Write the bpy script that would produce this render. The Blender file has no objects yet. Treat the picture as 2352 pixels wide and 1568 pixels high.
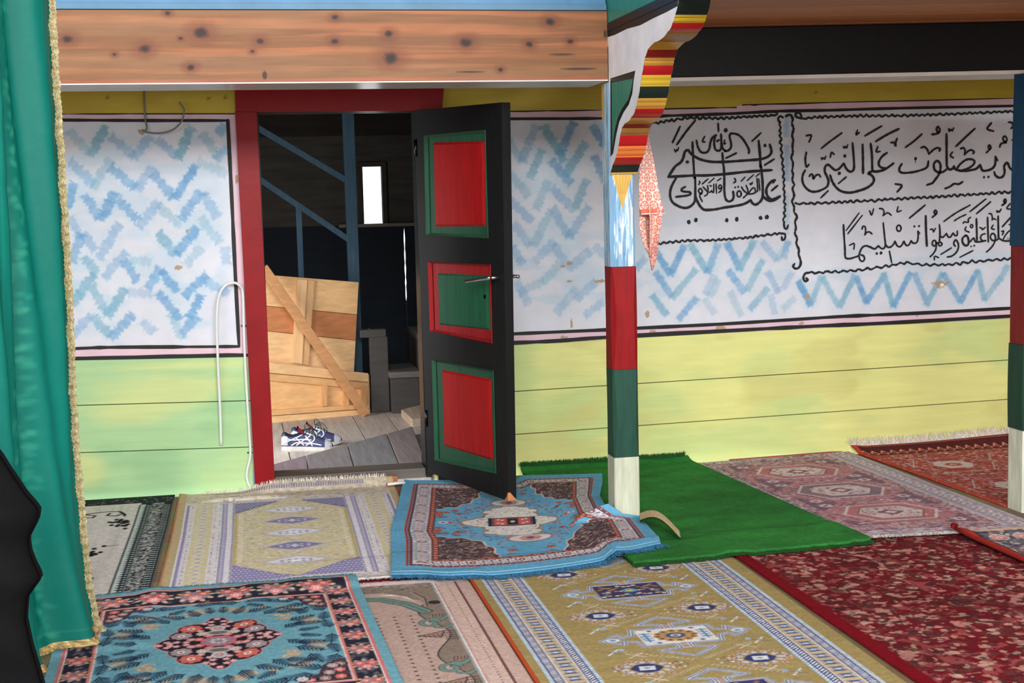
import bpy, bmesh, math, random
import numpy as np
from mathutils import Vector, Matrix

# ------------------------------------------------------------------ camera, world, light
SC = bpy.context.scene
COL = SC.collection
FPX, PITCH, ROLL, YAW, EYE = 3223.0, 0.1016, -0.024, 0.1958, 1.38   # focal length in px of a 2352x1568 frame
_fw = np.array([math.sin(YAW)*math.cos(PITCH), math.cos(YAW)*math.cos(PITCH), -math.sin(PITCH)])
_rt = np.array([math.cos(YAW), -math.sin(YAW), 0.0])
_up = np.cross(_rt, _fw)
_rt, _up = math.cos(ROLL)*_rt+math.sin(ROLL)*_up, -math.sin(ROLL)*_rt+math.cos(ROLL)*_up
CAM = np.array([0, 0, EYE])
cd = bpy.data.cameras.new('camera'); co = bpy.data.objects.new('camera', cd); COL.objects.link(co)
cd.sensor_width = 36.0; cd.sensor_fit = 'HORIZONTAL'; cd.lens = 36.0*FPX/2352.0
cd.clip_start = 0.05; cd.clip_end = 200
co.matrix_world = Matrix(((_rt[0], _up[0], -_fw[0], 0), (_rt[1], _up[1], -_fw[1], 0), (_rt[2], _up[2], -_fw[2], EYE), (0, 0, 0, 1)))
SC.camera = co

wd = bpy.data.worlds.new('overcast_sky'); SC.world = wd; wd.use_nodes = True
bg = wd.node_tree.nodes['Background']
bg.inputs[0].default_value = (0.93, 0.97, 1.0, 1); bg.inputs[1].default_value = 2.2

def area(name, loc, target, sx, sy, power, col=(1, 1, 1)):
    l = bpy.data.lights.new(name, 'AREA'); l.shape = 'RECTANGLE'; l.size = sx; l.size_y = sy; l.energy = power; l.color = col
    o = bpy.data.objects.new(name, l); COL.objects.link(o); o.location = loc
    o.rotation_euler = (Vector(target)-Vector(loc)).to_track_quat('-Z', 'Y').to_euler()
    return o
area('daylight_front_windows', (1.2, -2.9, 3.7), (1.9, 6.0, 0.7), 6.4, 1.3, 730, (0.97, 0.99, 1.0))
area('daylight_lantern', (-1.2, 0.6, 4.6), (0.6, 6.6, 0.6), 2.6, 1.5, 62, (0.95, 0.98, 1.0))
area('low_front_fill', (1.4, -3.0, 1.25), (1.7, 6.0, 1.3), 1.7, 2.2, 85, (0.98, 0.99, 1.0))  # added low fill from behind the viewer; the front wall has no door
area('daylight_left_window', (-2.45, 2.6, 2.0), (1.4, 5.6, 1.3), 2.2, 1.3, 42, (0.96, 0.98, 1.0))
area('daylight_passage_door', (-0.84, 7.55, 0.80), (0.8, 8.4, 0.3), 0.9, 1.3, 33, (1.0, 0.98, 0.95))
SC.view_settings.view_transform = 'Standard'; SC.view_settings.look = 'None'
SC.view_settings.exposure = 0.0; SC.view_settings.gamma = 1.0; SC.view_settings.use_curve_mapping = False

# ------------------------------------------------------------------ pixel -> place
def ray(px, py):
    return _fw+_rt*((px-1176)/FPX)-_up*((py-784)/FPX)
def F(px, py, z=0.0):
    d = ray(px, py); return CAM+d*((z-EYE)/d[2])
def W(px, py, Y):
    d = ray(px, py); return CAM+d*(Y/d[1])
def XP(px, py, X):
    d = ray(px, py); return CAM+d*(X/d[0])
def VP(px, py, A, B, off=0.0):
    """point on the upright plane through floor points A, B, moved off metres towards the camera side"""
    ax, ay = A; bx, by = B; nx, ny = by-ay, -(bx-ax); l = math.hypot(nx, ny); nx, ny = nx/l, ny/l
    if (0-ax)*nx+(0-ay)*ny < 0: nx, ny = -nx, -ny
    d = ray(px, py); t = ((ax+nx*off)*nx+(ay+ny*off)*ny)/(d[0]*nx+d[1]*ny)
    return CAM+d*t
WY = 6.87   # face of the back wall

# ------------------------------------------------------------------ colour and noise
def lin(c):
    c = np.asarray(c, dtype=np.float64)/255.0
    return np.where(c <= 0.04045, c/12.92, ((c+0.055)/1.055)**2.4)
def vn(x, y, seed=0):
    """smooth value noise in 0..1"""
    xi = np.floor(x).astype(np.int64); yi = np.floor(y).astype(np.int64)
    fx = x-xi; fy = y-yi; fx = fx*fx*(3-2*fx); fy = fy*fy*(3-2*fy)
    def h(a, b):
        n = (a*374761393+b*668265263+seed*1442695041) & 0xffffffff
        n = ((n ^ (n >> 13))*1274126177) & 0xffffffff
        return ((n ^ (n >> 16)) & 0xffff)/65535.0
    return (h(xi, yi)*(1-fx)+h(xi+1, yi)*fx)*(1-fy)+(h(xi, yi+1)*(1-fx)+h(xi+1, yi+1)*fx)*fy
def fbm(x, y, seed=0, n=3):
    a = 0; s = 0.0; w = 1.0
    for i in range(n):
        a = a+w*vn(x*2**i, y*2**i, seed+i*7); s += w; w *= 0.5
    return a/s
def sstep(a, b, x):
    t = np.clip((x-a)/(b-a), 0, 1); return t*t*(3-2*t)

class Canvas:
    """colours of a surface in its own metres, one per grid point (display values 0-255)"""
    def __init__(s, x0, x1, y0, y1, res, base):
        s.nx = max(2, int(round((x1-x0)/res))+1); s.ny = max(2, int(round((y1-y0)/res))+1)
        s.x0, s.x1, s.y0, s.y1 = x0, x1, y0, y1
        s.dx = (x1-x0)/(s.nx-1); s.dy = (y1-y0)/(s.ny-1); s.res = max(s.dx, s.dy)
        s.X, s.Y = np.meshgrid(np.linspace(x0, x1, s.nx), np.linspace(y0, y1, s.ny))
        s.c = np.empty((s.ny, s.nx, 3)); s.c[:] = base
    def sl(s, xa, xb, ya, yb):
        p = s.res*1.5
        i0 = max(0, int((xa-p-s.x0)/s.dx)); i1 = min(s.nx, int((xb+p-s.x0)/s.dx)+2)
        j0 = max(0, int((ya-p-s.y0)/s.dy)); j1 = min(s.ny, int((yb+p-s.y0)/s.dy)+2)
        if i0 >= i1 or j0 >= j1: return None
        return (slice(j0, j1), slice(i0, i1))
    def mix(s, k, a, col):
        a = a[..., None]; s.c[k] = s.c[k]*(1-a)+np.asarray(col, float)*a
    def cov(s, d, soft=None):
        h = soft or s.res; return np.clip(0.5-d/h, 0, 1)
    def rect(s, xa, xb, ya, yb, col, a=1.0):
        k = s.sl(xa, xb, ya, yb)
        if k is None: return
        d = np.maximum(np.maximum(xa-s.X[k], s.X[k]-xb), np.maximum(ya-s.Y[k], s.Y[k]-yb))
        s.mix(k, a*s.cov(d), col)
    def ell(s, cx, cy, rx, ry, col, a=1.0, ang=0.0):
        r = max(rx, ry); k = s.sl(cx-r, cx+r, cy-r, cy+r)
        if k is None: return
        u = s.X[k]-cx; v = s.Y[k]-cy
        if ang: c, n = math.cos(ang), math.sin(ang); u, v = u*c+v*n, -u*n+v*c
        q = np.sqrt((u/rx)**2+(v/ry)**2)
        s.mix(k, a*s.cov((q-1)*min(rx, ry)), col)
    def poly(s, pts, col, a=1.0, soft=None):
        P = np.asarray(pts, float); k = s.sl(P[:, 0].min(), P[:, 0].max(), P[:, 1].min(), P[:, 1].max())
        if k is None: return
        x = s.X[k]; y = s.Y[k]; ins = np.zeros(x.shape, bool); d = np.full(x.shape, 1e9)
        for (ax, ay), (bx, by) in zip(P, np.roll(P, -1, 0)):
            ex, ey = bx-ax, by-ay; L = ex*ex+ey*ey+1e-18
            t = np.clip(((x-ax)*ex+(y-ay)*ey)/L, 0, 1)
            d = np.minimum(d, np.hypot(x-ax-t*ex, y-ay-t*ey))
            if abs(ey) > 1e-12:
                c = ((ay > y) != (by > y)) & (x < ex*(y-ay)/ey+ax); ins ^= c
        s.mix(k, a*s.cov(np.where(ins, -d, d), soft), col)
    def line(s, pts, w, col, a=1.0, soft=None):
        P = np.asarray(pts, float); k = s.sl(P[:, 0].min()-w, P[:, 0].max()+w, P[:, 1].min()-w, P[:, 1].max()+w)
        if k is None: return
        x = s.X[k]; y = s.Y[k]; d = np.full(x.shape, 1e9)
        for (ax, ay), (bx, by) in zip(P[:-1], P[1:]):
            ex, ey = bx-ax, by-ay; L = ex*ex+ey*ey+1e-18
            t = np.clip(((x-ax)*ex+(y-ay)*ey)/L, 0, 1)
            d = np.minimum(d, np.hypot(x-ax-t*ex, y-ay-t*ey))
        s.mix(k, a*s.cov(d-w/2, soft), col)
    def loop(s, pts, w, col, a=1.0): s.line(list(pts)+[pts[0]], w, col, a)
    def ringbox(s, xa, xb, ya, yb, w, col):
        s.rect(xa, xb, ya, ya+w, col); s.rect(xa, xb, yb-w, yb, col); s.rect(xa, xa+w, ya, yb, col); s.rect(xb-w, xb, ya, yb, col)
    def grain(s, amt, f=160.0, seed=1, fy=None):
        n = vn(s.X*f, s.Y*(fy or f), seed)-0.5; m = vn(s.X*f*0.37, s.Y*(fy or f)*0.37, seed+3)-0.5
        s.c *= (1+amt*(n+m))[..., None]; s.c = np.clip(s.c, 0, 255)

# ------------------------------------------------------------------ meshes
def link(o, parent=None):
    COL.objects.link(o)
    if parent is not None:
        o.parent = parent
        o.matrix_parent_inverse = Matrix.Translation(-parent.location) if parent.type == 'EMPTY' else Matrix.Identity(4)
    return o
def prop(o, label=None, cat=None, group=None, kind=None):
    for k, v in (('label', label), ('category', cat), ('group', group), ('kind', kind)):
        if v: o[k] = v
    return o
def thing(name, label, cat, loc, group=None, kind=None):
    o = bpy.data.objects.new(name, None); COL.objects.link(o); o.location = loc; o.empty_display_size = 0.1
    return prop(o, label, cat, group, kind)
def setcol(me, rgb, domain='POINT'):
    n = len(rgb); a = me.color_attributes.new('Col', 'FLOAT_COLOR', domain)
    f = np.ones((n, 4), np.float32); f[:, :3] = rgb; a.data.foreach_set('color', f.ravel())
def raw_mesh(name, co_, quads, rgb=None, smooth=True):
    me = bpy.data.meshes.new(name); q = np.asarray(quads, np.int32)
    me.vertices.add(len(co_)); me.vertices.foreach_set('co', np.asarray(co_, np.float32).ravel())
    me.loops.add(q.size); me.loops.foreach_set('vertex_index', q.ravel())
    me.polygons.add(len(q)); k = q.shape[1]
    me.polygons.foreach_set('loop_start', np.arange(len(q), dtype=np.int32)*k)
    me.polygons.foreach_set('use_smooth', np.full(len(q), smooth))
    me.update(calc_edges=True); me.validate()
    if rgb is not None: setcol(me, rgb)
    return me
def sheet(name, cv, fn, mat, parent=None, thick=0.0, tdir=(0, 0, -1), smooth=True, side=None, hole=None):
    """grid mesh of a canvas; fn maps the canvas metres to places; thick adds a skirt and an underside"""
    x, y, z = fn(cv.X, cv.Y)
    P = np.stack([x, y, z], -1).reshape(-1, 3); ny, nx = cv.ny, cv.nx
    idx = np.arange(ny*nx).reshape(ny, nx)
    q = np.stack([idx[:-1, :-1], idx[:-1, 1:], idx[1:, 1:], idx[1:, :-1]], -1).reshape(-1, 4)
    rgb = lin(cv.c.reshape(-1, 3))
    if hole is not None:
        c = P[q].mean(1); q = q[~((c[:, 0] > hole[0]) & (c[:, 0] < hole[1]) & (c[:, 1] > hole[2]) & (c[:, 1] < hole[3]))]
    if thick:
        ring = np.concatenate([idx[0, :-1], idx[:-1, -1], idx[-1, :0:-1], idx[:0:-1, 0]])
        low = P[ring]+np.array(tdir)*thick; n0 = len(P); m = len(ring)
        P = np.concatenate([P, low]); rc = rgb[ring]
        if side is not None: rc = np.tile(lin(side), (m, 1))
        rgb = np.concatenate([rgb, rc])
        i = np.arange(m); j = (i+1) % m
        q = np.concatenate([q, np.stack([ring[j], ring[i], n0+i, n0+j], -1)])
    me = raw_mesh(name, P, q, rgb, smooth); me.materials.append(mat)
    return link(bpy.data.objects.new(name, me), parent)

class MB:
    def __init__(s): s.v = []; s.f = []; s.c = []; s.mi = []
    def add(s, vs, fs, col=(200, 200, 200), mi=0):
        b = len(s.v); s.v += [tuple(map(float, p)) for p in vs]; s.c += [col]*len(vs)
        s.f += [tuple(b+i for i in f) for f in fs]; s.mi += [mi]*len(fs); return s
    def box(s, x0, x1, y0, y1, z0, z1, col=(200, 200, 200), mi=0):
        return s.hexa([(x0, y0, z0), (x1, y0, z0), (x1, y0, z1), (x0, y0, z1)], (0, y1-y0, 0), col, mi)
    def hexa(s, quad, vec, col=(200, 200, 200), mi=0):
        """an outline (any polygon) pushed along vec"""
        a = [np.array(p, float) for p in quad]; b = [p+np.array(vec, float) for p in a]; n = len(a)
        fs = [tuple(range(n)), tuple(range(2*n-1, n-1, -1))]+[((i+1) % n, i, n+i, n+(i+1) % n) for i in range(n)]
        return s.add(a+b, fs, col, mi)
    def bar(s, p, q, w, d, up=(0, 0, 1), col=(200, 200, 200), mi=0):
        p = Vector(p); q = Vector(q); t = (q-p).normalized(); u = Vector(up)-t*t.dot(Vector(up))
        if u.length < 1e-4: u = Vector((1, 0, 0))-t*t.x
        u.normalize(); r = t.cross(u)
        qd = [p+r*(w/2)+u*(d/2), p-r*(w/2)+u*(d/2), p-r*(w/2)-u*(d/2), p+r*(w/2)-u*(d/2)]
        return s.hexa(qd, q-p, col, mi)
    def tube(s, pts, r, n=8, col=(200, 200, 200), mi=0, smooth=0):
        P = [Vector(p) for p in (catmull(pts, smooth) if smooth else pts)]; m = len(P); vs = []
        ref = Vector((0.3, 0.9, 0.2))
        for i, p in enumerate(P):
            t = (P[min(i+1, m-1)]-P[max(i-1, 0)]).normalized(); a = t.cross(ref)
            if a.length < 1e-3: a = t.cross(Vector((1, 0, 0)))
            a.normalize(); b = t.cross(a); rr = r(i/(m-1)) if callable(r) else r
            for k in range(n):
                g = 2*math.pi*k/n; vs.append(p+a*math.cos(g)*rr+b*math.sin(g)*rr)
        fs = [(i*n+k, i*n+(k+1) % n, (i+1)*n+(k+1) % n, (i+1)*n+k) for i in range(m-1) for k in range(n)]
        fs += [tuple(range(n-1, -1, -1)), tuple((m-1)*n+k for k in range(n))]
        return s.add(vs, fs, col, mi)
    def build(s, name, mat, parent=None, bevel=0.0, smooth=False, label=None):
        me = bpy.data.meshes.new(name); me.from_pydata(s.v, [], s.f)
        for m in (mat if isinstance(mat, (list, tuple)) else [mat]): me.materials.append(m)
        me.polygons.foreach_set('material_index', np.array(s.mi, np.int32))
        setcol(me, lin(np.array(s.c, float)))
        bm = bmesh.new(); bm.from_mesh(me); bmesh.ops.recalc_face_normals(bm, faces=bm.faces)
        if bevel:
            bmesh.ops.bevel(bm, geom=list(bm.edges), offset=bevel, segments=2, profile=0.6, affect='EDGES', clamp_overlap=True)
        if smooth:
            for f in bm.faces: f.smooth = True
        bm.to_mesh(me); bm.free(); me.update()
        o = link(bpy.data.objects.new(name, me), parent)
        if label: o['label'] = label
        return o
def catmull(pts, n=6):
    P = [np.array(p, float) for p in pts]
    if len(P) < 3:
        return [P[0]+(P[-1]-P[0])*i/n for i in range(n+1)]
    Q = [2*P[0]-P[1]]+P+[2*P[-1]-P[-2]]; out = []
    for i in range(1, len(Q)-2):
        a, b, c, d = Q[i-1:i+3]
        for k in range(n):
            t = k/n; out.append(0.5*(2*b+(c-a)*t+(2*a-5*b+4*c-d)*t*t+(3*b-a-3*c+d)*t**3))
    out.append(P[-1]); return out

# ------------------------------------------------------------------ materials
def amat(name, rough=0.7, nscale=(30, 30, 30), namt=0.15, bump=0.0, bscale=None, spec=0.35, sheen=0.0, metal=0.0, detail=4.0):
    """material: the surface's own colours (attribute) varied by noise, with a fine relief"""
    m = bpy.data.materials.new(name); m.use_nodes = True; t = m.node_tree; N = t.nodes; L = t.links
    b = N['Principled BSDF']; b.inputs['Roughness'].default_value = rough; b.inputs['Metallic'].default_value = metal
    b.inputs['Specular IOR Level'].default_value = spec
    if sheen: b.inputs['Sheen Weight'].default_value = sheen
    at = N.new('ShaderNodeAttribute'); at.attribute_name = 'Col'
    tc = N.new('ShaderNodeTexCoord'); mp = N.new('ShaderNodeMapping'); mp.inputs['Scale'].default_value = nscale
    L.new(tc.outputs['Object'], mp.inputs[0])
    no = N.new('ShaderNodeTexNoise'); no.inputs['Scale'].default_value = 1.0; no.inputs['Detail'].default_value = detail
    L.new(mp.outputs[0], no.inputs['Vector'])
    mr = N.new('ShaderNodeMapRange'); mr.inputs['From Min'].default_value = 0.25; mr.inputs['From Max'].default_value = 0.75
    mr.inputs['To Min'].default_value = 1-namt; mr.inputs['To Max'].default_value = 1+namt
    L.new(no.outputs[0], mr.inputs['Value'])
    vm = N.new('ShaderNodeVectorMath'); vm.operation = 'SCALE'
    L.new(at.outputs['Color'], vm.inputs[0]); L.new(mr.outputs[0], vm.inputs['Scale'])
    L.new(vm.outputs[0], b.inputs['Base Color'])
    if bump:
        n2 = no
        if bscale:
            m2 = N.new('ShaderNodeMapping'); m2.inputs['Scale'].default_value = bscale; L.new(tc.outputs['Object'], m2.inputs[0])
            n2 = N.new('ShaderNodeTexNoise'); n2.inputs['Scale'].default_value = 1.0; n2.inputs['Detail'].default_value = 2.0
            L.new(m2.outputs[0], n2.inputs['Vector'])
        bp = N.new('ShaderNodeBump'); bp.inputs['Strength'].default_value = bump; bp.inputs['Distance'].default_value = 0.004
        L.new(n2.outputs[0], bp.inputs['Height']); L.new(bp.outputs[0], b.inputs['Normal'])
    return m
M = dict(
    plaster=amat('painted_plaster', 0.75, (14, 14, 14), 0.04, 0.25, (45, 45, 45)),
    ink=amat('black_brush_paint', 0.6, (60, 60, 60), 0.25),
    board=amat('painted_boards', 0.5, (3, 8, 30), 0.06, 0.15, (5, 30, 120)),
    gloss=amat('gloss_paint', 0.35, (9, 9, 9), 0.12, 0.12, (30, 30, 30), spec=0.14),
    worn=amat('worn_paint', 0.55, (40, 40, 6), 0.2, 0.3, (90, 90, 8), spec=0.18),
    wood=amat('pine_wood', 0.55, (4, 40, 40), 0.16, 0.15, (8, 120, 120)),
    woodz=amat('pine_wood_upright', 0.55, (40, 40, 4), 0.16, 0.15, (120, 120, 8)),
    woody=amat('floor_wood', 0.75, (40, 3, 40), 0.22, 0.3, (90, 8, 90)),
    soffit=amat('glossy_white_paint', 0.22, (9, 9, 9), 0.08, 0.08, (20, 20, 20), spec=0.6),
    dark=amat('dark_timber', 0.8, (4, 30, 30), 0.3),
    rug=amat('woven_pile', 0.95, (420, 420, 420), 0.16, 0.5, (500, 500, 500), spec=0.06, detail=2),
    fringe=amat('cotton_fringe', 0.9, (200, 200, 200), 0.15, spec=0.1),
    turf=amat('green_pile', 0.95, (260, 260, 260), 0.35, 0.9, (420, 420, 420), spec=0.1),
    satin=amat('green_satin', 0.5, (60, 60, 60), 0.04, 0.1, (300, 300, 300), spec=0.16),
    lace=amat('gold_lace', 0.5, (120, 120, 160), 0.3, 0.6, (300, 300, 300), spec=0.5),
    cloth=amat('woollen_cloth', 0.9, (90, 90, 90), 0.15, 0.3, (300, 300, 300), spec=0.2),
    terry=amat('towel_cloth', 0.95, (300, 300, 300), 0.1, 0.5, (400, 400, 400), spec=0.1),
    plastic=amat('white_plastic', 0.4, (10, 10, 10), 0.03),
    metal=amat('brushed_metal', 0.3, (50, 50, 50), 0.05, metal=1.0),
    mesh=amat('shoe_mesh', 0.8, (400, 400, 400), 0.2, 0.4, (500, 500, 500)),
    rubber=amat('shoe_rubber', 0.6, (30, 30, 30), 0.08),
)
# ------------------------------------------------------------------ the back wall
XL, XR = -1.6, 5.2            # how far the wall runs
OPX0, OPX1, OPZ = 0.153, 0.90, 1.815   # door opening
wall = MB()
wall.box(XL, OPX0-0.04, WY, WY+0.16, -0.05, 2.75, (60, 50, 45)); wall.box(OPX1+0.06, XR, WY, WY+0.16, -0.05, 2.75, (60, 50, 45))
wall.box(OPX0-0.04, OPX1+0.06, WY, WY+0.16, OPZ+0.04, 2.75, (60, 50, 45))
wall = prop(wall.build('wall_back', M['dark']), 'painted back wall with yellow green boards, pale plaster, blue zigzags and black lettering', kind='structure')

def wx(px, py): p = W(px, py, WY); return p[0], p[2]
def wpts(pts, o=(0, 0, 1)): return [wx(o[0]+x/o[2], o[1]+y/o[2]) for x, y in pts]
def linez(pts):
    """height on the wall along x of a line given in picture points"""
    q = np.array(sorted(wx(*p) for p in pts))
    def f(x):
        x = np.asarray(x, float); z = np.interp(x, q[:, 0], q[:, 1])
        s0 = (q[1, 1]-q[0, 1])/(q[1, 0]-q[0, 0]); s1 = (q[-1, 1]-q[-2, 1])/(q[-1, 0]-q[-2, 0])
        z = np.where(x < q[0, 0], q[0, 1]+s0*(x-q[0, 0]), z); return np.where(x > q[-1, 0], q[-1, 1]+s1*(x-q[-1, 0]), z)
    return f
R_TOP = linez([(1165, 256), (1382, 253), (1525, 250), (1690, 246.5), (1704, 241), (1823, 237.6), (2322, 226)])
R_BLK = [(1165, 273), (1382, 272), (1517, 266.6), (1670, 261.5), (1789, 255.5), (1900, 253.5), (2064, 248.7), (2345, 243)]
R_LOW = [(1150, 768), (1182, 766), (1387, 757), (1465, 753), (1649, 744), (1835, 732.5), (1938, 726), (2121, 718), (2345, 706)]
R_DAD = [(1150, 789), (1280, 783), (1391, 775), (1669, 760), (1880, 749), (2030, 742.5), (2345, 725)]
L_TOP = linez([(100, 262.5), (300, 261.5), (535, 261.5)])
L_DAD = [(60, 827), (165, 823), (350, 819.5), (566, 815)]
Rb = [linez([(p[0], p[1]+4) for p in R_DAD]), linez([(1185, 897.5), (2316, 825.5)]), linez([(1185, 996), (2316, 915.5)]), lambda x: 0*np.asarray(x, float)-0.02]
Lb = [linez([(p[0], p[1]+4) for p in L_DAD]), linez([(168, 930), (563, 919)]), linez([(180, 1038), (570, 1025)]), lambda x: 0*np.asarray(x, float)-0.02]

def zigzags(cv, segs, o, w, rg=0.3):
    for sg in segs:
        x0, y0, x1, y1 = sg[:4]; a = sg[4] if len(sg) > 4 else 0.5
        (ax, az), (bx, bz) = wpts([(x0, y0), (x1, y1)], o)
        ex, ez = bx-ax, bz-az; L = math.hypot(ex, ez); ex /= L; ez /= L
        k = cv.sl(min(ax, bx)-w, max(ax, bx)+w, min(az, bz)-w, max(az, bz)+w)
        if k is None: continue
        u = (cv.X[k]-ax)*ex+(cv.Y[k]-az)*ez; v = -(cv.X[k]-ax)*ez+(cv.Y[k]-az)*ex
        sd = int(abs(x0*7+y0*3)) % 997
        rag = (fbm(u*110, v*45, sd, 2)-0.5)*w*rg*2        # bristle marks run across the stroke
        d = np.maximum(np.abs(v)-w*0.46+rag, np.maximum(-u, u-L)-0.012+rag*0.6)
        al = sstep(0.007, -0.008, d)*(0.58+0.42*fbm(u*70, v*30, sd+5, 2)*1.2)*a
        tint = (104, 152, 198) if sd % 3 else (122, 168, 192)
        cv.mix(k, al, tint)
        d2 = np.maximum(np.abs(v)-w*0.9+rag*2, np.maximum(-u, u-L)-0.01)   # thin wash around it
        cv.mix(k, 0.22*a*sstep(0.03, -0.02, d2)*vn(cv.X[k]*18, cv.Y[k]*60, sd+9), (150, 205, 225))
S1, S2, S3 = 0.55, 0.75, 0.92
segL = [(60,170,170,290),(185,300,270,140,S3),(310,200,440,310),(450,320,540,200),(600,220,700,310),(720,320,795,150,S3),(870,190,960,310),(968,170,990,140,S2),(950,330,1005,270),
 (60,350,190,480),(200,500,300,350),(310,390,450,500,S2),(470,510,550,390),(570,430,680,560,S2),(700,560,820,380,S3),(850,350,1000,420,.35),(40,620,80,490,S3),(150,560,230,680,S2),(250,690,320,550,S3),(360,590,460,700,S2),(480,740,590,600),(600,620,720,730),(740,690,850,540,S2),(870,550,950,680),
 (60,700,110,800),(70,950,120,800,S2),(140,800,200,880),(240,930,350,740),(600,790,690,910,S3),(710,900,830,760,S3),(860,700,960,830),(150,940,210,1020,S2),(70,1210,200,1040,S3),(270,1050,390,910),(390,960,460,1070,S2),(540,1110,600,1010,S2),(620,1020,700,1130,S3),(770,970,850,880),(760,1160,880,1050,S3),
 (190,1120,280,1270,S2),(290,1280,390,1130,S3),(600,1160,720,1300,S3),(790,1290,850,1170,S3),(890,1080,1010,1150),(80,1400,180,1290),(200,1300,290,1400,S2),(310,1420,430,1290,S2),(680,1290,740,1420),(740,1390,830,1300,S2),(500,1330,560,1380,.4),(440,950,540,960,.4),(1000,880,1010,960,.4),(430,1150,540,1150,.35)]
segA = [(30,250,110,370),(120,370,200,150),(260,150,390,370,S3),(370,330,450,130,S3),(590,150,660,270,S3),(400,470,530,270,S3),(170,480,240,310,S2),(40,470,150,600),(310,380,430,520,S2),(600,350,660,500,S2),(210,690,280,520),(320,560,450,700),(470,680,540,510,S2),(40,650,170,770),(190,930,300,720),(320,700,420,870),(430,880,550,690),(60,800,160,930,.4),(200,1040,320,920,.4),(330,940,400,1050,.4),(50,960,110,1050),(260,1180,360,1060,.4),(430,1090,560,980,.4),(100,1250,250,1180,.4),(350,1380,470,1240,.35),(480,1290,600,1180,.4),(540,1400,650,1320,.4),(80,1180,150,1320,.35),(600,950,660,1000,.4)]
segB = [(20,530,110,420),(270,340,430,600,S3),(450,600,620,260,S3),(710,240,900,560,S3),(930,580,1050,240,S2),(1180,230,1330,530,S3),(1340,540,1510,200,S3),(1640,210,1800,420),(1820,420,1960,200,.4),(1905,380,1945,220),(260,600,450,880,S2),(480,900,760,560,S2),(900,850,1000,650,.4),(960,880,1060,700,.4),(1200,580,1380,830,S2),(1440,800,1620,450,S2),(1700,600,1830,830),(1900,780,2000,600,.35),(220,900,380,1120,S3),(560,1180,770,930,S2),(900,950,1000,1100,.35),(1220,860,1350,1130,.4),(1480,1050,1680,810,S2),(1740,900,1780,1100,.35),(1900,1050,2030,930,.4),(2100,720,2240,980,S2)]
segC = [(150,390,260,600,S3),(270,600,370,340,S2),(390,350,540,610,S2),(560,620,700,330,S3),(730,350,820,580,S3),(830,570,1000,320,S3),(1000,310,1090,610,1.0),(1100,610,1260,300,1.0),(1310,310,1420,560,S2),(1430,600,1580,300,S3),(1600,310,1760,570,S2),(1770,570,1930,280,S3),(1940,280,2000,540,S3),(2010,550,2160,350,S2),(2170,340,2230,230,S2)]

def plaster(cv, inner, seed):
    n = fbm(cv.X*9, cv.Y*9, seed); cv.c += ((n-0.5)*10)[..., None]
    cv.poly(inner, (214, 215, 224))
    cv.c += ((fbm(cv.X*5, cv.Y*7, seed+4)-0.5)*12)[..., None]*np.array([.8, 0.7, 0.5])
def wash(cv, x0, x1, z0, z1, a, sd):
    k = cv.sl(x0, x1, z0, z1); n = fbm(cv.X[k]*7, cv.Y[k]*16, sd, 3)
    e = sstep(x0, x0+.08, cv.X[k])*sstep(x1, x1-.08, cv.X[k])*sstep(z0, z0+.08, cv.Y[k])*sstep(z1, z1-.15, cv.Y[k])
    cv.mix(k, a*e*sstep(.42, .66, n), (176, 202, 220))
def chips(cv, spots):
    for px, py, rx, ry in spots:
        x, z = wx(px, py); s = 6.9/FPX
        k = cv.sl(x-rx*s*2, x+rx*s*2, z-ry*s*2, z+ry*s*2)
        if k is None: continue
        d = np.hypot((cv.X[k]-x)/(rx*s), (cv.Y[k]-z)/(ry*s))+(vn(cv.X[k]*120, cv.Y[k]*120, int(px))-0.5)*0.9
        cv.mix(k, sstep(1.05, 0.85, d), (176, 150, 122))
# left plaster panel
cvL = Canvas(-1.2, 0.075, 0.60, 1.88, 0.0035, (224, 192, 204))
plaster(cvL, wpts([(60, 276), (150, 276), (523, 277), (549, 795), (163, 800), (60, 802)]), 11)
wash(cvL, -.85, .02, .75, 1.82, .36, 4); zigzags(cvL, segL, (140, 240, 2.658), 0.046, 0.30)
chips(cvL, [(410, 614, 8, 5), (431, 530, 4, 3), (543, 410, 4, 10), (325, 303, 7, 6)])
yoff = lambda cv, s: WY-0.004+0.0025*(fbm(cv.X*7, cv.Y*7, s)-0.5)
o = sheet('plaster_panel', cvL, lambda x, z: (x, yoff(cvL, 3), z), M['plaster'], wall); o['label'] = 'pale plaster with blue zigzag strokes left of the door'
# right plaster panel
cvR = Canvas(0.93, XR, 0.62, 1.92, 0.0038, (222, 190, 203))
plaster(cvR, wpts([(1000, 276)]+[(x, y+2) for x, y in R_BLK]+[(2700, 236), (2700, 686)]+[(x, y+1) for x, y in reversed(R_LOW)]+[(1000, 776)]), 23)
wash(cvR, 1.2, 2.5, .80, 1.30, .45, 6); wash(cvR, 1.25, 1.75, 1.1, 1.8, .3, 8); wash(cvR, 2.7, 4.3, .86, 1.14, .4, 7); zigzags(cvR, segA, (1160, 240, 2.9028), 0.048, 0.24); zigzags(cvR, segB, (1460, 520, 5.6), 0.040, 0.16); zigzags(cvR, segC, (1800, 560, 4.3556), 0.036, 0.14)
zigzags(cvR, [(40, 60, 40, 200, .5), (42, 300, 40, 560, .45), (44, 700, 44, 1000, .35)], (1795, 255, 3.6), 0.03)
chips(cvR, [(2160, 651, 20, 10), (1853, 681, 5, 6), (1486, 722, 5, 8), (1308, 605, 6, 5), (1292, 612, 6, 3), (1376, 645, 13, 4), (1308, 646, 7, 3), (1312, 741, 3, 10), (1295, 775, 12, 4), (1655, 752, 13, 8), (1500, 762, 10, 4), (1840, 742, 7, 4), (2105, 722, 6, 4), (2318, 550, 10, 6)])
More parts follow.
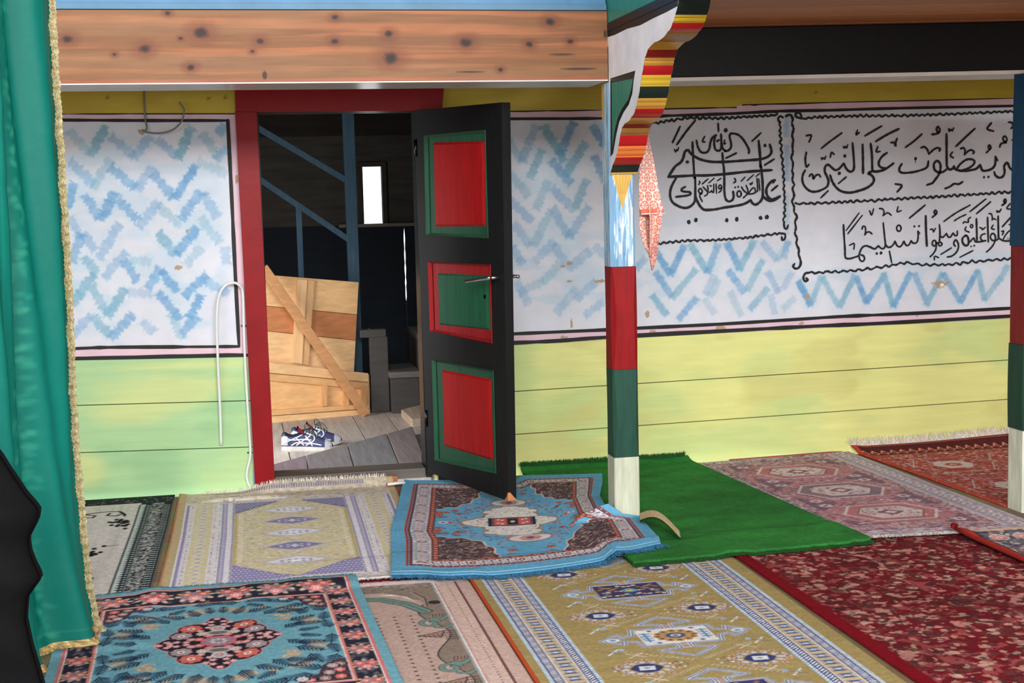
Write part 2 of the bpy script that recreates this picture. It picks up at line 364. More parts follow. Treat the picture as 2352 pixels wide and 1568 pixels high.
x_, z_ = wx(2163, 654); cvR.ell(x_, z_, 0.011, 0.009, (236, 234, 232))
o = sheet('plaster_panel', cvR, lambda x, z: (x, yoff(cvR, 5), z), M['plaster'], wall); o['label'] = 'long pale plaster with zigzags and black lettering right of the door'

# boards below and above
def boards(xs, lines, cols, seed, name, label):
    root = None
    for i in range(3):
        cv = Canvas(xs[0], xs[1], 0, 1, 0.008, cols[0]); cv = Canvas(xs[0], xs[1], 0.0, 0.25, 0.008, cols[0])
        hi, lo = lines[i], lines[i+1]
        def fn(x, t, hi=hi, lo=lo, i=i):
            a = hi(x)-(0.0022 if i else 0); b = lo(x)+0.0022; t = t/0.25
            return x, WY-0.016-0.001*i+0*x, b+(a-b)*t
        zz = fn(cv.X, cv.Y)[2]
        for j, c in enumerate(cols[1:]):
            n = fbm(cv.X*(1.6+j), zz*(3.5+j*2), seed+j*11, 4); cv.mix((slice(None), slice(None)), 0.85*sstep(0.5, 0.68, n), c)
        if 'left' in label:
            for px, py, rx, rz in ((400, 890, .5, .12), (300, 940, .3, .1), (190, 1075, .16, .12), (430, 838, .5, .04)):
                X0, Z0 = wx(px, py); d = np.hypot((cv.X-X0)/rx, (zz-Z0)/rz)+0.5*(fbm(cv.X*4, zz*9, 5)-0.5)
                cv.mix((slice(None), slice(None)), 0.75*sstep(1.0, 0.2, d), (208, 214, 142))
        b = sheet(name, cv, fn, M['board'], wall, 0.016, (0, 1, 0), smooth=False)
        b['label'] = label
boards((0.95, XR), Rb, [(222, 222, 141), (196, 212, 138), (208, 205, 128)], 40, 'dado_board', 'lime yellow horizontal board of the lower wall')
boards((-1.2, 0.085), Lb, [(166, 203, 148), (178, 208, 146), (150, 192, 140)], 60, 'dado_board', 'light green horizontal board of the lower wall left of the door')
for nm, xs, f, sd in (('left', (-1.2, 0.054), L_TOP, 3), ('right', (1.0, XR), R_TOP, 8)):
    cv = Canvas(xs[0], xs[1], 0, 0.4, 0.01, (196, 174, 56))
    n = fbm(cv.X*3, cv.Y*8, sd); cv.mix((slice(None), slice(None)), 0.5*sstep(0.45, 0.7, n), (176, 150, 44))
    for px, py in ((248, 242), (518, 244), (480, 238), (1872, 220)): cv.ell(wx(px, py)[0], 0.03+0.001*(py-200), 0.007, 0.006, (110, 90, 30))
    o = sheet('upper_board', cv, lambda x, t, f=f: (x, WY-0.012+0*x, f(x)+0.003+t), M['board'], wall, 0.012, (0, 1, 0), smooth=False)
    o['label'] = 'ochre yellow board at the top of the wall'

# ------------------------------------------------------------------ black paint: border lines and lettering
class Ink:
    def __init__(s): s.mb = MB(); s.k = 0
    def stroke(s, pts, w, smooth=5, jit=0.08, taper=0.8):
        s.k += 1; P = np.array(catmull([(p[0], p[1]) for p in pts], smooth)); n = len(P)
        T = np.gradient(P, axis=0); T /= (np.linalg.norm(T, axis=1)[:, None]+1e-12); Nn = np.stack([-T[:, 1], T[:, 0]], 1)
        rs = np.random.RandomState(s.k); hw = w/2*(1+jit*rs.randn(n)); hw[0] *= taper; hw[-1] *= taper
        y = WY-0.0075-0.00001*(s.k % 60)
        vs = []
        for p, q, h in zip(P, Nn, hw): vs += [(p[0]+q[0]*h, y, p[1]+q[1]*h), (p[0]-q[0]*h, y, p[1]-q[1]*h)]
        fs = [(2*i, 2*i+1, 2*i+3, 2*i+2) for i in range(n-1)]
        for e, sg in ((0, -1), (n-1, 1)):
            a0 = math.atan2(T[e][1], T[e][0])+(math.pi if sg < 0 else 0); b = len(vs)
            vs += [(P[e][0]+hw[e]*math.cos(a0+g), y, P[e][1]+hw[e]*math.sin(a0+g)) for g in np.linspace(-math.pi/2, math.pi/2, 7)]
            fs.append(tuple(range(b, b+7)))
        s.mb.add(vs, fs, (26, 24, 24))
    def px(s, o, w, pts, **k): s.stroke(wpts(pts, o), w*1.17*6.95/FPX, **k)
    def dot(s, o, r, x, y):
        s.k += 1; c = wx(o[0]+x/o[2], o[1]+y/o[2]); r *= 6.95/FPX; rs = np.random.RandomState(s.k)
        s.mb.add([(c[0]+r*(1+.12*rs.randn())*math.cos(g), WY-0.0078, c[1]+r*1.12*(1+.1*rs.randn())*math.sin(g)) for g in np.linspace(0, 2*math.pi, 14)[:-1]], [tuple(range(13))], (26, 24, 24))
    def ring(s, o, w, x, y, rx, ry):
        s.px(o, w, [(x+rx*math.cos(g), y+ry*math.sin(g)) for g in np.linspace(0, 2*math.pi, 11)], taper=1.0)
    def wave(s, o, w, pts, amp, period):
        P = np.array(wpts(pts, o)); sc = 6.95/FPX; d = np.concatenate([[0], np.cumsum(np.hypot(*np.diff(P, axis=0).T))]); n = int(d[-1]/(period*sc)*4)
        t = np.linspace(0, d[-1], n); X = np.interp(t, d, P[:, 0]); Z = np.interp(t, d, P[:, 1])
        rs = np.random.RandomState(n); ph = np.cumsum(2*math.pi/4*(1+0.22*rs.randn(n))); a = amp*sc*(1+0.3*rs.randn(n))*np.sin(ph)
        T = np.stack([np.gradient(X), np.gradient(Z)], 1); T /= np.linalg.norm(T, axis=1)[:, None]
        s.stroke(np.stack([X-T[:, 1]*a, Z+T[:, 0]*a], 1), w*sc, smooth=2, jit=0.14)
I0 = (0, 0, 1)
bl = Ink()
bl.px(I0, 6, R_BLK, jit=0.12); bl.px(I0, 7, R_LOW, jit=0.1); bl.px(I0, 8, [(x, y-1) for x, y in R_DAD], jit=0.12)
bl.px(I0, 3, [(1165, 256), (1382, 253), (1525, 250), (1690, 247)], jit=0.4); bl.px(I0, 3, [(1704, 241), (1823, 237.6), (2340, 225.5)], jit=0.4)
bl.px(I0, 5.5, [(60, 275), (150, 276), (350, 277), (523, 277)]); bl.px(I0, 7, [(523, 277), (531, 430), (540, 620), (549, 795)], jit=0.1); bl.px(I0, 6, [(549, 795), (400, 796), (250, 797), (163, 800), (60, 802)], jit=0.1)
bl.px(I0, 8, L_DAD, jit=0.1); bl.px(I0, 2.5, [(60, 262.5), (300, 261.5), (538, 261.5)], jit=0.4)
o = bl.mb.build('painted_border', M['ink'], wall); o['label'] = 'black painted outlines of the plaster panels'
# lettering, stroke by stroke as it is painted on the wall
lt = Ink()
Z1 = (1520, 250, 9.8); Z2 = (1660, 260, 9.8); Z3 = (1520, 380, 9.8); Z4 = (1660, 380, 9.8)
Z5 = (1830, 270, 8.711); Z6 = (1980, 280, 8.711); Z7 = (2140, 270, 8.2526); Z8 = (1920, 460, 9.8); Z9 = (2060, 450, 9.8); Z10 = (2170, 440, 9.8)
def tr(p, a, b): return [(((a[0]+x/a[2])-b[0])*b[2], ((a[1]+y/a[2])-b[1])*b[2]) for x, y in p]
STR = [
 (Z1,4.5,[(235,755),(405,395)]),(Z1,4.8,[(330,805),(550,500),(745,262)]),(Z1,2.8,[(275,915),(300,975),(325,915),(347,945),(370,865)]),(Z1,4.2,[(1258,325),(1268,515)]),
 (Z1,4.8,[(683,750),(690,1000),(710,1300),(725,1560)]+tr([(740,250),(745,600),(735,800)],Z3,Z1)),
 (Z1,4.5,[(770,710),(800,850),(860,960),(940,990),(1020,965),(1065,880),(1085,760),(1130,650),(1215,590)]),
 (Z1,4.6,[(1200,600),(1170,720),(1175,840),(1205,920),(1265,945),(1310,915),(1330,830),(1325,570)]),
 (Z1,4.7,[(1325,575),(1335,780),(1360,890),(1420,945)]+tr([(40,850),(100,845),(165,790),(180,690),(145,530),(170,465),(240,460),(340,490),(440,580),(530,720),(580,830),(575,905)],Z2,Z1)),
 (Z1,3.6,[(955,620),(905,735),(965,745)]),(Z1,3.2,[(1225,715),(1245,738),(1265,700),(1285,708)]),(Z1,3.4,[(1405,705),(1390,790),(1430,770)]),
 (Z2,4.2,[(60,1010),(180,955),(300,895)]),
 (Z1,5.4,[(140,1530),(220,1400),(300,1290),(420,1200),(475,1100),(510,970),(580,930),(650,1010),(760,1090),(900,1150),(1100,1190),(1350,1195)]+tr([(200,1085),(400,1070),(800,1040),(960,1000),(1050,940),(1085,850),(1045,700)],Z2,Z1)),
 (Z1,5.6,[(140,1530),(700,1500),(1000,1497)]+tr([(30,1370),(500,1320),(850,1295),(1095,1280)],Z2,Z1)),
 (Z4,5,tr([(1352,990),(1375,1250)],Z1,Z4)+[(15,50),(25,300),(25,550),(45,720),(90,795),(150,805),(215,765),(235,680),(222,590)]),
 (Z2,4.2,[(650,630),(850,445)]),
 (Z4,5.4,tr([(798,620),(825,900),(840,1200)],Z2,Z4)+[(845,0),(880,300),(890,550),(885,700),(850,790),(790,850),(730,880),(660,850),(615,775)]),
 (Z4,5.3,[(615,780),(540,830),(420,880),(200,920),(0,950)]+tr([(1200,985),(1000,1000),(920,980),(850,910),(790,800),(750,700),(742,600)],Z3,Z4)),
 (Z2,4.2,[(930,1170),(1040,1100),(1150,1030)]),
 (Z4,5.6,[(1165,330),(1100,350),(1020,430),(970,540),(980,650),(1030,730),(1100,765),(1190,735),(1280,690)]),(Z4,5.6,[(885,650),(905,700),(960,750),(1050,795),(1160,775),(1280,695)]),(Z4,4,[(1165,330),(1120,395)]),
 (Z4,4.6,[(1090,565),(1225,450)]),(Z4,3,[(405,355),(495,255)]),(Z4,3,[(540,340),(680,210)]),(Z4,2.8,[(735,250),(820,180)]),
 (Z4,3.5,[(255,290),(278,330),(270,370),(232,390)]),(Z4,3,[(598,405),(620,432),(635,400),(648,415),(655,375)]),
 (Z4,3.4,[(410,480),(460,560),(540,630)]),(Z4,3.4,[(515,445),(550,540),(550,630),(450,730)]),(Z4,3.2,[(570,640),(610,570),(670,505),(715,520),(720,580)]),(Z4,3.2,[(545,645),(660,635),(750,590),(775,530),(760,290)]),(Z4,3.2,[(800,300),(825,560)]),
 (Z3,5.2,[(315,280),(230,430),(185,560),(180,690),(230,820),(340,900),(450,945),(560,950),(660,900),(730,810),(745,700)]),
 (Z3,4.6,[(525,475),(450,520),(440,570),(520,590),(620,600),(640,640),(580,670),(450,690),(310,705)]),
 (Z3,3.2,[(900,415),(1035,300)]),(Z3,2.7,[(1045,395),(1170,285)]),(Z3,2.8,[(1240,345),(1320,290)]),(Z3,3.2,[(835,350),(847,390),(820,430)]),
 (Z3,3.5,[(880,640),(820,590),(830,535),(865,520),(900,570),(885,630),(850,650),(850,710),(900,810)]),(Z3,3.3,[(920,480),(1000,570),(1045,605)]),(Z3,3.3,[(1020,450),(1030,560),(1010,650),(950,690)]),
 (Z3,3,[(1040,600),(1085,598),(1110,565),(1130,597),(1158,597),(1160,420)]),(Z3,3.2,[(1210,410),(1222,630)]),(Z3,3.2,[(1330,490),(1290,530),(1268,490),(1295,435),(1335,470),(1325,560),(1270,610)]),(Z3,2.4,[(1068,445),(1090,470),(1112,450)]),
 (Z5,4,[(175,365),(275,350),(265,420),(235,490)]),(Z5,4,[(480,620),(640,490),(890,310)]),(Z5,3.6,[(1205,250),(1175,345),(1240,300)]),(Z5,3,[(920,575),(935,615),(960,575),(985,610),(1010,540)]),(Z5,3,[(480,800),(495,840),(525,805),(550,835),(570,770)]),(Z5,3.8,[(660,795),(685,700),(740,740)]),
 (Z5,4.4,[(182,695),(160,830),(180,985),(235,935)]),
 (Z5,5,[(160,1050),(110,1150),(105,1280),(160,1390),(260,1470),(380,1480),(520,1430),(600,1370),(625,1270),(590,1170),(550,1080),(560,980),(620,945),(690,1000),(760,1050),(840,1020),(930,915)]),(Z5,5,[(930,915),(980,1020),(1050,1080),(1120,1050),(1135,920),(1105,510)]),
 (Z5,4.2,[(240,1180),(270,1135),(310,1150),(320,1225),(370,1160),(430,1140),(465,1190)]),(Z5,4,[(820,1320),(975,1190)]),(Z5,5.6,[(1305,540),(1312,800),(1315,1110)]),
 (Z5,5.4,[(655,1150),(700,1280),(790,1410),(900,1480),(1060,1500),(1240,1460),(1400,1400),(1510,1310),(1530,1220),(1480,1150),(1420,1115),(1490,1075)]),(Z5,4.2,[(470,1605),(615,1465)]),
 (Z6,4.4,[(45,280),(380,85)]),(Z6,5,[(265,390),(480,260),(725,140)]),(Z6,5.4,[(160,430),(185,650),(195,950),(225,988),(300,990),(420,960),(520,900),(615,830)]),(Z6,5.2,[(485,620),(390,690),(325,800),(335,880),(400,920),(460,925)]),
 (Z6,4,[(305,490),(275,595),(350,590)]),(Z6,4.2,[(565,415),(625,415),(655,475)]),(Z6,4.6,[(690,335),(660,410),(665,480)]),(Z6,4.3,[(855,510),(1020,390),(1185,245)]),
 (Z6,5,[(785,840),(740,910),(740,990),(820,1020),(1000,1005),(1180,960),(1290,900),(1315,780)]),(Z6,1.4,[(1057,740),(1054,820)]),
 (Z6,4.5,[(1165,520),(1230,500),(1290,550),(1325,645)]),(Z6,4.5,[(1325,645),(1400,570),(1490,520),(1550,540),(1530,585)]),(Z6,4.4,[(1385,250),(1470,240),(1525,215),(1545,160),(1505,95),(1478,150),(1510,215)]),
 (Z6,4.6,[(655,1240),(785,1275),(690,1400)]),
 (Z7,5.2,[(268,310),(270,600),(272,850),(280,930),(330,985),(390,960),(410,920)]),(Z7,5,[(270,980),(200,1030),(110,1035),(40,980),(30,880),(90,820),(150,880),(150,1000),(110,1100),(50,1180),(0,1240),(-103,1276)]),
 (Z7,3.6,[(310,210),(320,265),(350,225),(375,255),(405,195)]),(Z7,4.6,[(450,545),(600,400),(805,210)]),(Z7,4,[(385,650),(340,720),(400,765)]),(Z7,4.4,[(535,590),(590,575),(620,630),(610,705)]),(Z7,4.4,[(610,700),(680,635),(740,615),(790,650),(770,685)]),
 (Z7,5.3,[(410,920),(440,980),(560,1010),(700,1000),(830,970),(905,895)]),(Z7,5.3,[(905,895),(950,1000),(1050,1000),(1140,960),(1190,880),(1195,740)]),(Z7,4.8,[(470,960),(530,880),(640,800),(740,790),(800,830),(770,900),(680,960),(560,1000)]),(Z7,4.2,[(1195,740),(1240,820)]),
 (Z7,4,[(1020,670),(1070,620),(1110,570),(1080,520),(1060,560),(1090,610)]),(Z7,4.4,[(1275,560),(1300,500),(1370,470),(1415,420),(1380,355),(1340,380),(1350,440),(1400,480)]),(Z7,4.4,[(1120,100),(1040,215),(1160,260)]),(Z7,4.4,[(1440,90),(1500,95),(1530,160),(1490,210)]),(Z7,4,[(1510,430),(1560,395)]),
 (Z7,5,[(1170,1030),(1200,1100),(1270,1140),(1340,1110),(1370,1030),(1360,920),(1420,855),(1460,940),(1510,990),(1570,960)]),(Z7,4.6,[(240,1345),(330,1310),(410,1255),(500,1260),(575,1215)]),
 (Z8,4.2,[(157,550),(170,800),(190,1100),(200,1280),(290,1310),(400,1280),(500,1240),(530,1150),(580,1060),(660,1020),(760,1050),(860,1090),(940,1020)]),(Z8,4,[(940,1020),(1000,1075),(1060,1080),(1098,1000),(1080,800),(1050,505)]),(Z8,4,[(1098,980),(1150,1050),(1220,1045),(1280,990),(1313,915)]),
 (Z8,3.9,[(500,1235),(530,1340),(590,1370),(630,1320),(610,1250),(550,1225)]),(Z8,3.4,[(215,680),(510,280)]),(Z8,3.4,[(255,750),(580,335)]),(Z8,3.6,[(575,650),(590,590),(640,590),(655,680),(635,780)]),(Z8,3.6,[(635,780),(680,720),(740,710),(800,755)]),(Z8,3.3,[(745,235),(790,330),(835,190)]),
 (Z8,3.5,[(965,185),(1030,190),(1070,260),(1045,345)]),(Z8,3.4,[(1045,345),(1130,285),(1180,290),(1235,340)]),(Z8,3.4,[(1385,140),(1365,255),(1455,230)]),(Z8,3.4,[(290,1010),(395,970),(390,1095)]),(Z8,3.8,[(1190,1145),(1240,1400)]),
 (Z9,4.4,[(270,495),(620,205)]),(Z9,3.9,[(-59,1013),(-10,1115),(50,1140),(100,1100),(143,1015)]),(Z9,3.9,[(143,1015),(180,1090),(220,1115),(270,1080),(305,1005)]),(Z9,4,[(305,1005),(340,1050),(400,1060),(450,1010),(465,900),(460,790)]),(Z9,3.4,[(460,790),(500,845)]),
 (Z9,5.2,[(635,450),(640,750),(660,1120)]),(Z9,4,[(780,480),(850,420),(885,370),(855,320),(822,360),(860,410)]),(Z9,3.4,[(735,750),(790,750),(808,810)]),(Z9,3.4,[(808,810),(855,725)]),(Z9,4,[(940,640),(955,800),(945,1000),(930,1060)]),
 (Z9,3.6,[(965,900),(1010,930),(1060,890),(1100,840)]),(Z9,3.6,[(1100,840),(1140,915),(1190,920),(1250,830)]),(Z9,3.6,[(1250,830),(1290,885),(1340,880),(1345,780)]),(Z9,3.6,[(870,1060),(925,1050)]),(Z9,3.7,[(880,1060),(860,1200),(800,1300),(730,1370)]),
 (Z9,3.9,[(1045,570),(1300,390),(1568,240),(1632,205)]),(Z9,3.5,[(1275,560),(1400,480),(1545,415)]),(Z9,4,[(1300,1130),(1265,1070),(1305,985),(1360,1050),(1370,1160),(1320,1270),(1220,1350),(1120,1370)]),(Z9,3.5,[(970,1315),(1215,1165)]),(Z9,3.3,[(830,1440),(835,1355),(925,1385)]),
 (Z10,4,[(550,450),(910,165)]),(Z10,4,[(700,495),(1015,230)]),(Z10,3.4,[(395,715),(430,680),(515,690),(515,620),(570,575)]),(Z10,3.4,[(465,790),(445,865),(535,910)]),(Z10,4.5,[(697,610),(705,900),(710,1120)]),(Z10,3.2,[(770,805),(825,830),(830,860)]),(Z10,3.2,[(830,860),(900,800)]),(Z10,4,[(948,575),(955,850),(965,1130)]),
 (Z10,3.3,[(975,495),(1030,500),(1055,570),(1050,640)]),(Z10,3.3,[(1050,640),(1085,605),(1135,630)]),(Z10,4,[(1270,310),(1340,260),(1365,200),(1335,170),(1315,220),(1345,260)]),(Z10,3.5,[(1155,425),(1165,460),(1200,442),(1215,455),(1255,390)]),(Z10,3.6,[(1455,270),(1380,375),(1490,395)]),(Z10,4.4,[(1185,550),(1190,800),(1195,1050)]),
 (Z10,4,[(1280,790),(1400,655),(1530,510)]),(Z10,3.2,[(1075,750),(1035,825),(1105,850)]),(Z10,3.8,[(1120,1100),(1050,1090),(1010,1020),(1050,940),(1110,970),(1125,1060),(1080,1190),(1000,1290),(925,1355)]),(Z10,3.6,[(1110,1110),(1180,1070),(1215,1050)]),(Z10,3.5,[(1215,1050),(1290,1100),(1400,1110),(1520,1090)]),(Z10,3.4,[(1290,1090),(1350,980),(1440,880),(1530,870)]),
 (Z10,3.5,[(1265,890),(1310,890),(1280,970)]),(Z10,3.2,[(1430,740),(1490,740),(1530,800)]),(Z10,4.6,[(450,985),(385,1050),(390,1150),(450,1210),(510,1190),(520,1090),(490,1000),(450,985)]),(Z10,3.8,[(520,1130),(560,1120),(600,1070),(640,1040)]),(Z10,3.8,[(640,1040),(670,1120),(720,1130),(820,1120),(910,1100)]),(Z10,3.7,[(895,945),(820,970),(790,1040),(830,1100),(910,1100)]),(Z10,3.5,[(325,1475),(620,1325)]),
]
for o_, w_, p_ in STR: lt.px(o_, w_, p_)
for o_, r_, x_, y_ in [(Z1,4.6,1428,485),(Z1,3.8,568,1195),(Z2,4,938,728),(Z4,2.3,270,492),(Z4,2.3,338,480),(Z4,4.6,80,1230),(Z4,4.9,305,1203),(Z4,4.5,842,1178),(Z4,4.9,982,1158),(Z3,4.8,600,1270),(Z3,4.6,760,1225),
 (Z5,4,950,770),(Z5,4,840,1115),(Z6,3.8,1060,735),(Z7,2.9,978,1130),(Z7,3,1062,1122),(Z8,3,905,1195),(Z8,3.7,1000,1185),(Z9,2.6,380,683),(Z9,2.5,485,675),(Z10,2.1,578,1230),(Z10,2.4,650,1215)]: lt.dot(o_, r_, x_, y_)
lt.ring(Z4,3.6,358,640,48,66); lt.ring(Z8,3.6,1402,627,50,68); lt.ring(Z9,3.4,960,1080,40,40); lt.ring(Z9,3.6,825,1060,44,62); lt.ring(Z10,3,590,775,28,36)
lt.mb.build('painted_lettering', M['ink'], wall)['label'] = 'large black hand painted arabic lettering'
wv = Ink(); C1 = (1480, 200, 3.5636); C2 = (1800, 220, 3.409)
wv.wave(I0, 5.2, [(1500,283),(1580,271),(1660,272),(1720,268),(1774,265)], 2.2, 15); wv.px(I0, 4.6, [(1774,266),(1783,263),(1783,257),(1777,258)])
wv.px(I0, 4.6, [(1797,270),(1791,267),(1786,273),(1790,282)]); wv.wave(I0, 4.8, [(1790,280),(1792,330),(1796,372),(1799,410),(1801,472),(1799,513)], 1.8, 14); wv.px(I0, 4.4, [(1799,512),(1801,523),(1806,525),(1809,517)])
wv.wave(C1, 5.4, [(1208,250),(1212,330),(1212,480),(1205,560),(1212,700),(1216,900),(1210,950),(1240,1060),(1230,1150),(1245,1280),(1262,1380)], 2.0, 26); wv.px(C1, 5.4, [(1155,240),(1175,228),(1200,235),(1207,262)]); wv.px(C1, 5, [(1262,1378),(1276,1430),(1265,1470),(1235,1485),(1213,1465),(1225,1445)])
wv.px(C2, 5, [(135,160),(120,135),(92,140),(95,165),(140,178)]); wv.wave(C2, 5, [(135,178),(300,165),(600,158),(900,155),(1200,148),(1500,135),(1810,121)], 2.0, 15)
wv.wave(C2, 5.2, [(88,846),(300,838),(600,825),(900,805),(1200,790),(1500,770),(1810,751)], 2.2, 17)
wv.px(C2, 4.8, [(172,1425),(185,1440),(165,1450),(150,1425),(165,1390),(205,1382)]); wv.wave(C2, 5, [(205,1385),(500,1370),(700,1350),(850,1325),(950,1305),(1100,1325),(1300,1320),(1500,1295),(1810,1271)], 2.4, 21)
wv.wave(C1, 5.2, [(100,1280),(350,1255),(600,1250),(800,1235),(1000,1210),(1125,1195)], 1.8, 14); wv.px(C1, 4.6, [(1120,1195),(1148,1205),(1145,1240),(1125,1250),(1120,1225)])
wv.mb.build('painted_border', M['ink'], wall)['label'] = 'wavy black painted border around the lettering'
# ------------------------------------------------------------------ floors
fl = MB()
for i in range(60):
    y0 = -2.2+i*0.155
    if y0 > WY-0.1: break
    fl.box(-2.6, 5.4, y0, y0+0.152, -0.04, 0.0, (112+9*(i % 3), 92+7*(i % 4), 74))
prop(fl.build('floor', M['woody'], bevel=0.0), 'plank floor under the carpets', kind='structure')
hf = MB(); rs = random.Random(4)
xs = [-0.8]
while xs[-1] < 2.6: xs.append(xs[-1]+rs.uniform(0.16, 0.24))
for a, b in zip(xs[:-1], xs[1:]):
    y = 6.95
    while y < 10.7:
        L = rs.uniform(0.7, 1.5); c = rs.uniform(-10, 10)
        hf.hexa([(a+0.003, y, 0), (b-0.003, y+rs.uniform(-.02, .02), 0), (b-0.003, min(10.8, y+L)-0.006, 0), (a+0.003, min(10.8, y+L)-0.006, 0)], (0, 0, -0.05), (200+c, 190+c, 182+c)); y += L
prop(hf.build('floor', M['woody'], bevel=0.002), 'pale worn plank floor of the passage behind the door', kind='structure')

# ------------------------------------------------------------------ the rest of the room behind the viewer
PLS = (196, 190, 184)
rw = MB(); rw.box(-2.75, -2.6, -3.3, 2.0, -0.05, 4.75, PLS); rw.box(-2.75, -2.6, 4.0, WY+0.16, -0.05, 4.75, PLS); rw.box(-2.75, -2.6, 2.0, 4.0, -0.05, 1.3, PLS); rw.box(-2.75, -2.6, 2.0, 4.0, 2.7, 4.75, PLS); rw.box(-2.6, XL, WY, WY+0.16, -0.05, 4.75, PLS)
prop(rw.build('wall_left', M['plaster']), 'pale plastered side wall with a window', kind='structure')
rw = MB(); rw.box(5.2, 5.35, -3.3, WY+0.16, -0.05, 4.75, PLS); prop(rw.build('wall_right', M['plaster']), 'pale plastered right wall', kind='structure')
rw = MB(); rw.box(-2.6, 5.2, -3.3, -3.15, -0.05, 2.95, PLS); rw.box(-2.6, 5.2, -3.3, -3.15, 4.45, 4.75, PLS); rw.box(-2.6, -2.1, -3.3, -3.15, 2.95, 4.45, PLS); rw.box(4.5, 5.2, -3.3, -3.15, 2.95, 4.45, PLS)
prop(rw.build('wall_front', M['plaster']), 'pale plastered wall with a row of high windows', kind='structure')
rw = MB(); rw.box(-2.75, 5.35, -3.3, WY+0.2, 4.75, 4.85, (120, 88, 66)); prop(rw.build('ceiling', M['wood']), 'high plank ceiling of the hall', kind='structure')
rw = MB(); rw.box(XL, XR, WY, WY+0.16, 2.75, 4.75, PLS); prop(rw.build('wall_upper', M['plaster']), 'upper part of the back wall above the beams', kind='structure')

# ------------------------------------------------------------------ door frame and door
def wq(pts, Y): return [tuple(W(x, y, Y)) for x, y in pts]
fr = MB(); RED = (138, 20, 26); YF = WY-0.045
fr.hexa(wq([(540, 256), (590, 257), (632, 1118), (586, 1121)], YF), (0, 0.035, 0), RED)
fr.hexa(wq([(539.5, 203), (1020, 199), (1016, 249), (948, 254), (590, 257), (541, 256)], YF-0.002), (0, 0.035, 0), RED)
fr.box(0.965, 1.02, YF, YF+0.035, -0.02, OPZ, (34, 34, 34))
d1 = prop(fr.build('door_1', M['gloss'], bevel=0.002), 'red painted frame of the doorway with the black open door', kind='structure')
jm = MB(); DK = (38, 42, 42)
jm.box(OPX0-0.035, OPX0+0.004, WY-0.015, WY+0.17, 0, OPZ+0.03, DK); jm.box(OPX0+0.004, 0.935, WY-0.015, WY+0.17, OPZ, OPZ+0.03, DK); jm.box(0.91, 0.94, WY+0.01, WY+0.17, 0, OPZ, DK)
jm.build('jamb', M['gloss'], d1, 0.002, label='dark grey inner jamb of the doorway')
bs = MB(); bs.hexa(wq([(578, 905), (583, 905), (588, 1110), (583, 1112)], YF+0.001), (0, 0.03, 0), (96, 124, 168))
bs.build('paint_strip', M['gloss'], d1, label='strip of old blue paint on the frame edge')
sl = MB(); sl.box(OPX0+0.006, 0.905, WY-0.02, WY+0.15, 0.005, 0.055, (92, 84, 78)); sl.build('sill', M['wood'], d1, 0.006, label='worn grey door sill')
sl = MB(); sl.hexa([(0.36, WY-0.062, 0.0), (0.76, WY-0.060, 0), (0.76, WY-0.022, 0), (0.36, WY-0.022, 0)], (0, 0, 0.03), (168, 106, 70)); sl.build('sill_strip', M['wood'], d1, 0.006, label='splintered orange wood strip along the sill')

_b = F(1167, 1150, 0.050); A_, B_ = (0.897, 6.85), (_b[0], _b[1])
ld = np.array([B_[0]-A_[0], B_[1]-A_[1], 0]); ld /= np.linalg.norm(ld); ln = np.array([-ld[1], ld[0], 0])   # ln points behind the leaf
if ln[0] < 0: ln = -ln
def lp(x, y, off=0.0): return VP(x, y, A_, B_)-ln*off
def lq(pts, off=0.0): return [tuple(lp(x, y, off)) for x, y in pts]
o_ = [[(975, 311), (1115, 298), (1122, 547), (980, 540)], [(984, 601), (1127, 607), (1131, 788), (989, 760)], [(993, 825), (1134, 850), (1140, 1087), (1000, 1057)]]
i_ = [[(989, 326), (1107, 322), (1110, 521), (993, 522)], [(999, 627), (1116, 632), (1121, 759), (1003, 746)], [(1009, 848), (1122, 870), (1127, 1059), (1014, 1025)]]
TL, TR, BR, BL = (950, 254), (1152, 235), (1167, 1150), (982, 1083)
BLK = (20, 21, 22); lf = MB(); T = ln*0.042
Lx = lambda y: 950+(y-254)*32/829.0
Rx = lambda y: 1152+(y-235)*15/915.0
lf.hexa(lq([TL, (976, 251.5), o_[0][0], o_[0][3], o_[1][0], o_[1][3], o_[2][0], o_[2][3], (1003, 1091), BL]), T, BLK)
lf.hexa(lq([(1114, 238.5), TR, BR, (1141, 1141), o_[2][2], o_[2][1], o_[1][2], o_[1][1], o_[0][2], o_[0][1]]), T, BLK)
lf.hexa(lq([(976, 251.5), (1114, 238.5), o_[0][1], o_[0][0]]), T, BLK); lf.hexa(lq([o_[0][3], o_[0][2], o_[1][1], o_[1][0]]), T, BLK)
lf.hexa(lq([o_[1][3], o_[1][2], o_[2][1], o_[2][0]]), T, BLK); lf.hexa(lq([o_[2][3], o_[2][2], (1141, 1141), (1003, 1091)]), T, BLK)
door = thing('panelled_door', 'black open door with red and green panels between doorway and pillar', 'door', tuple(lp(*BL)*np.array([1, 1, 0])))
lf.build('leaf_frame', M['worn'], door, 0.0)
GR, RD = (40, 84, 62), (164, 17, 20)
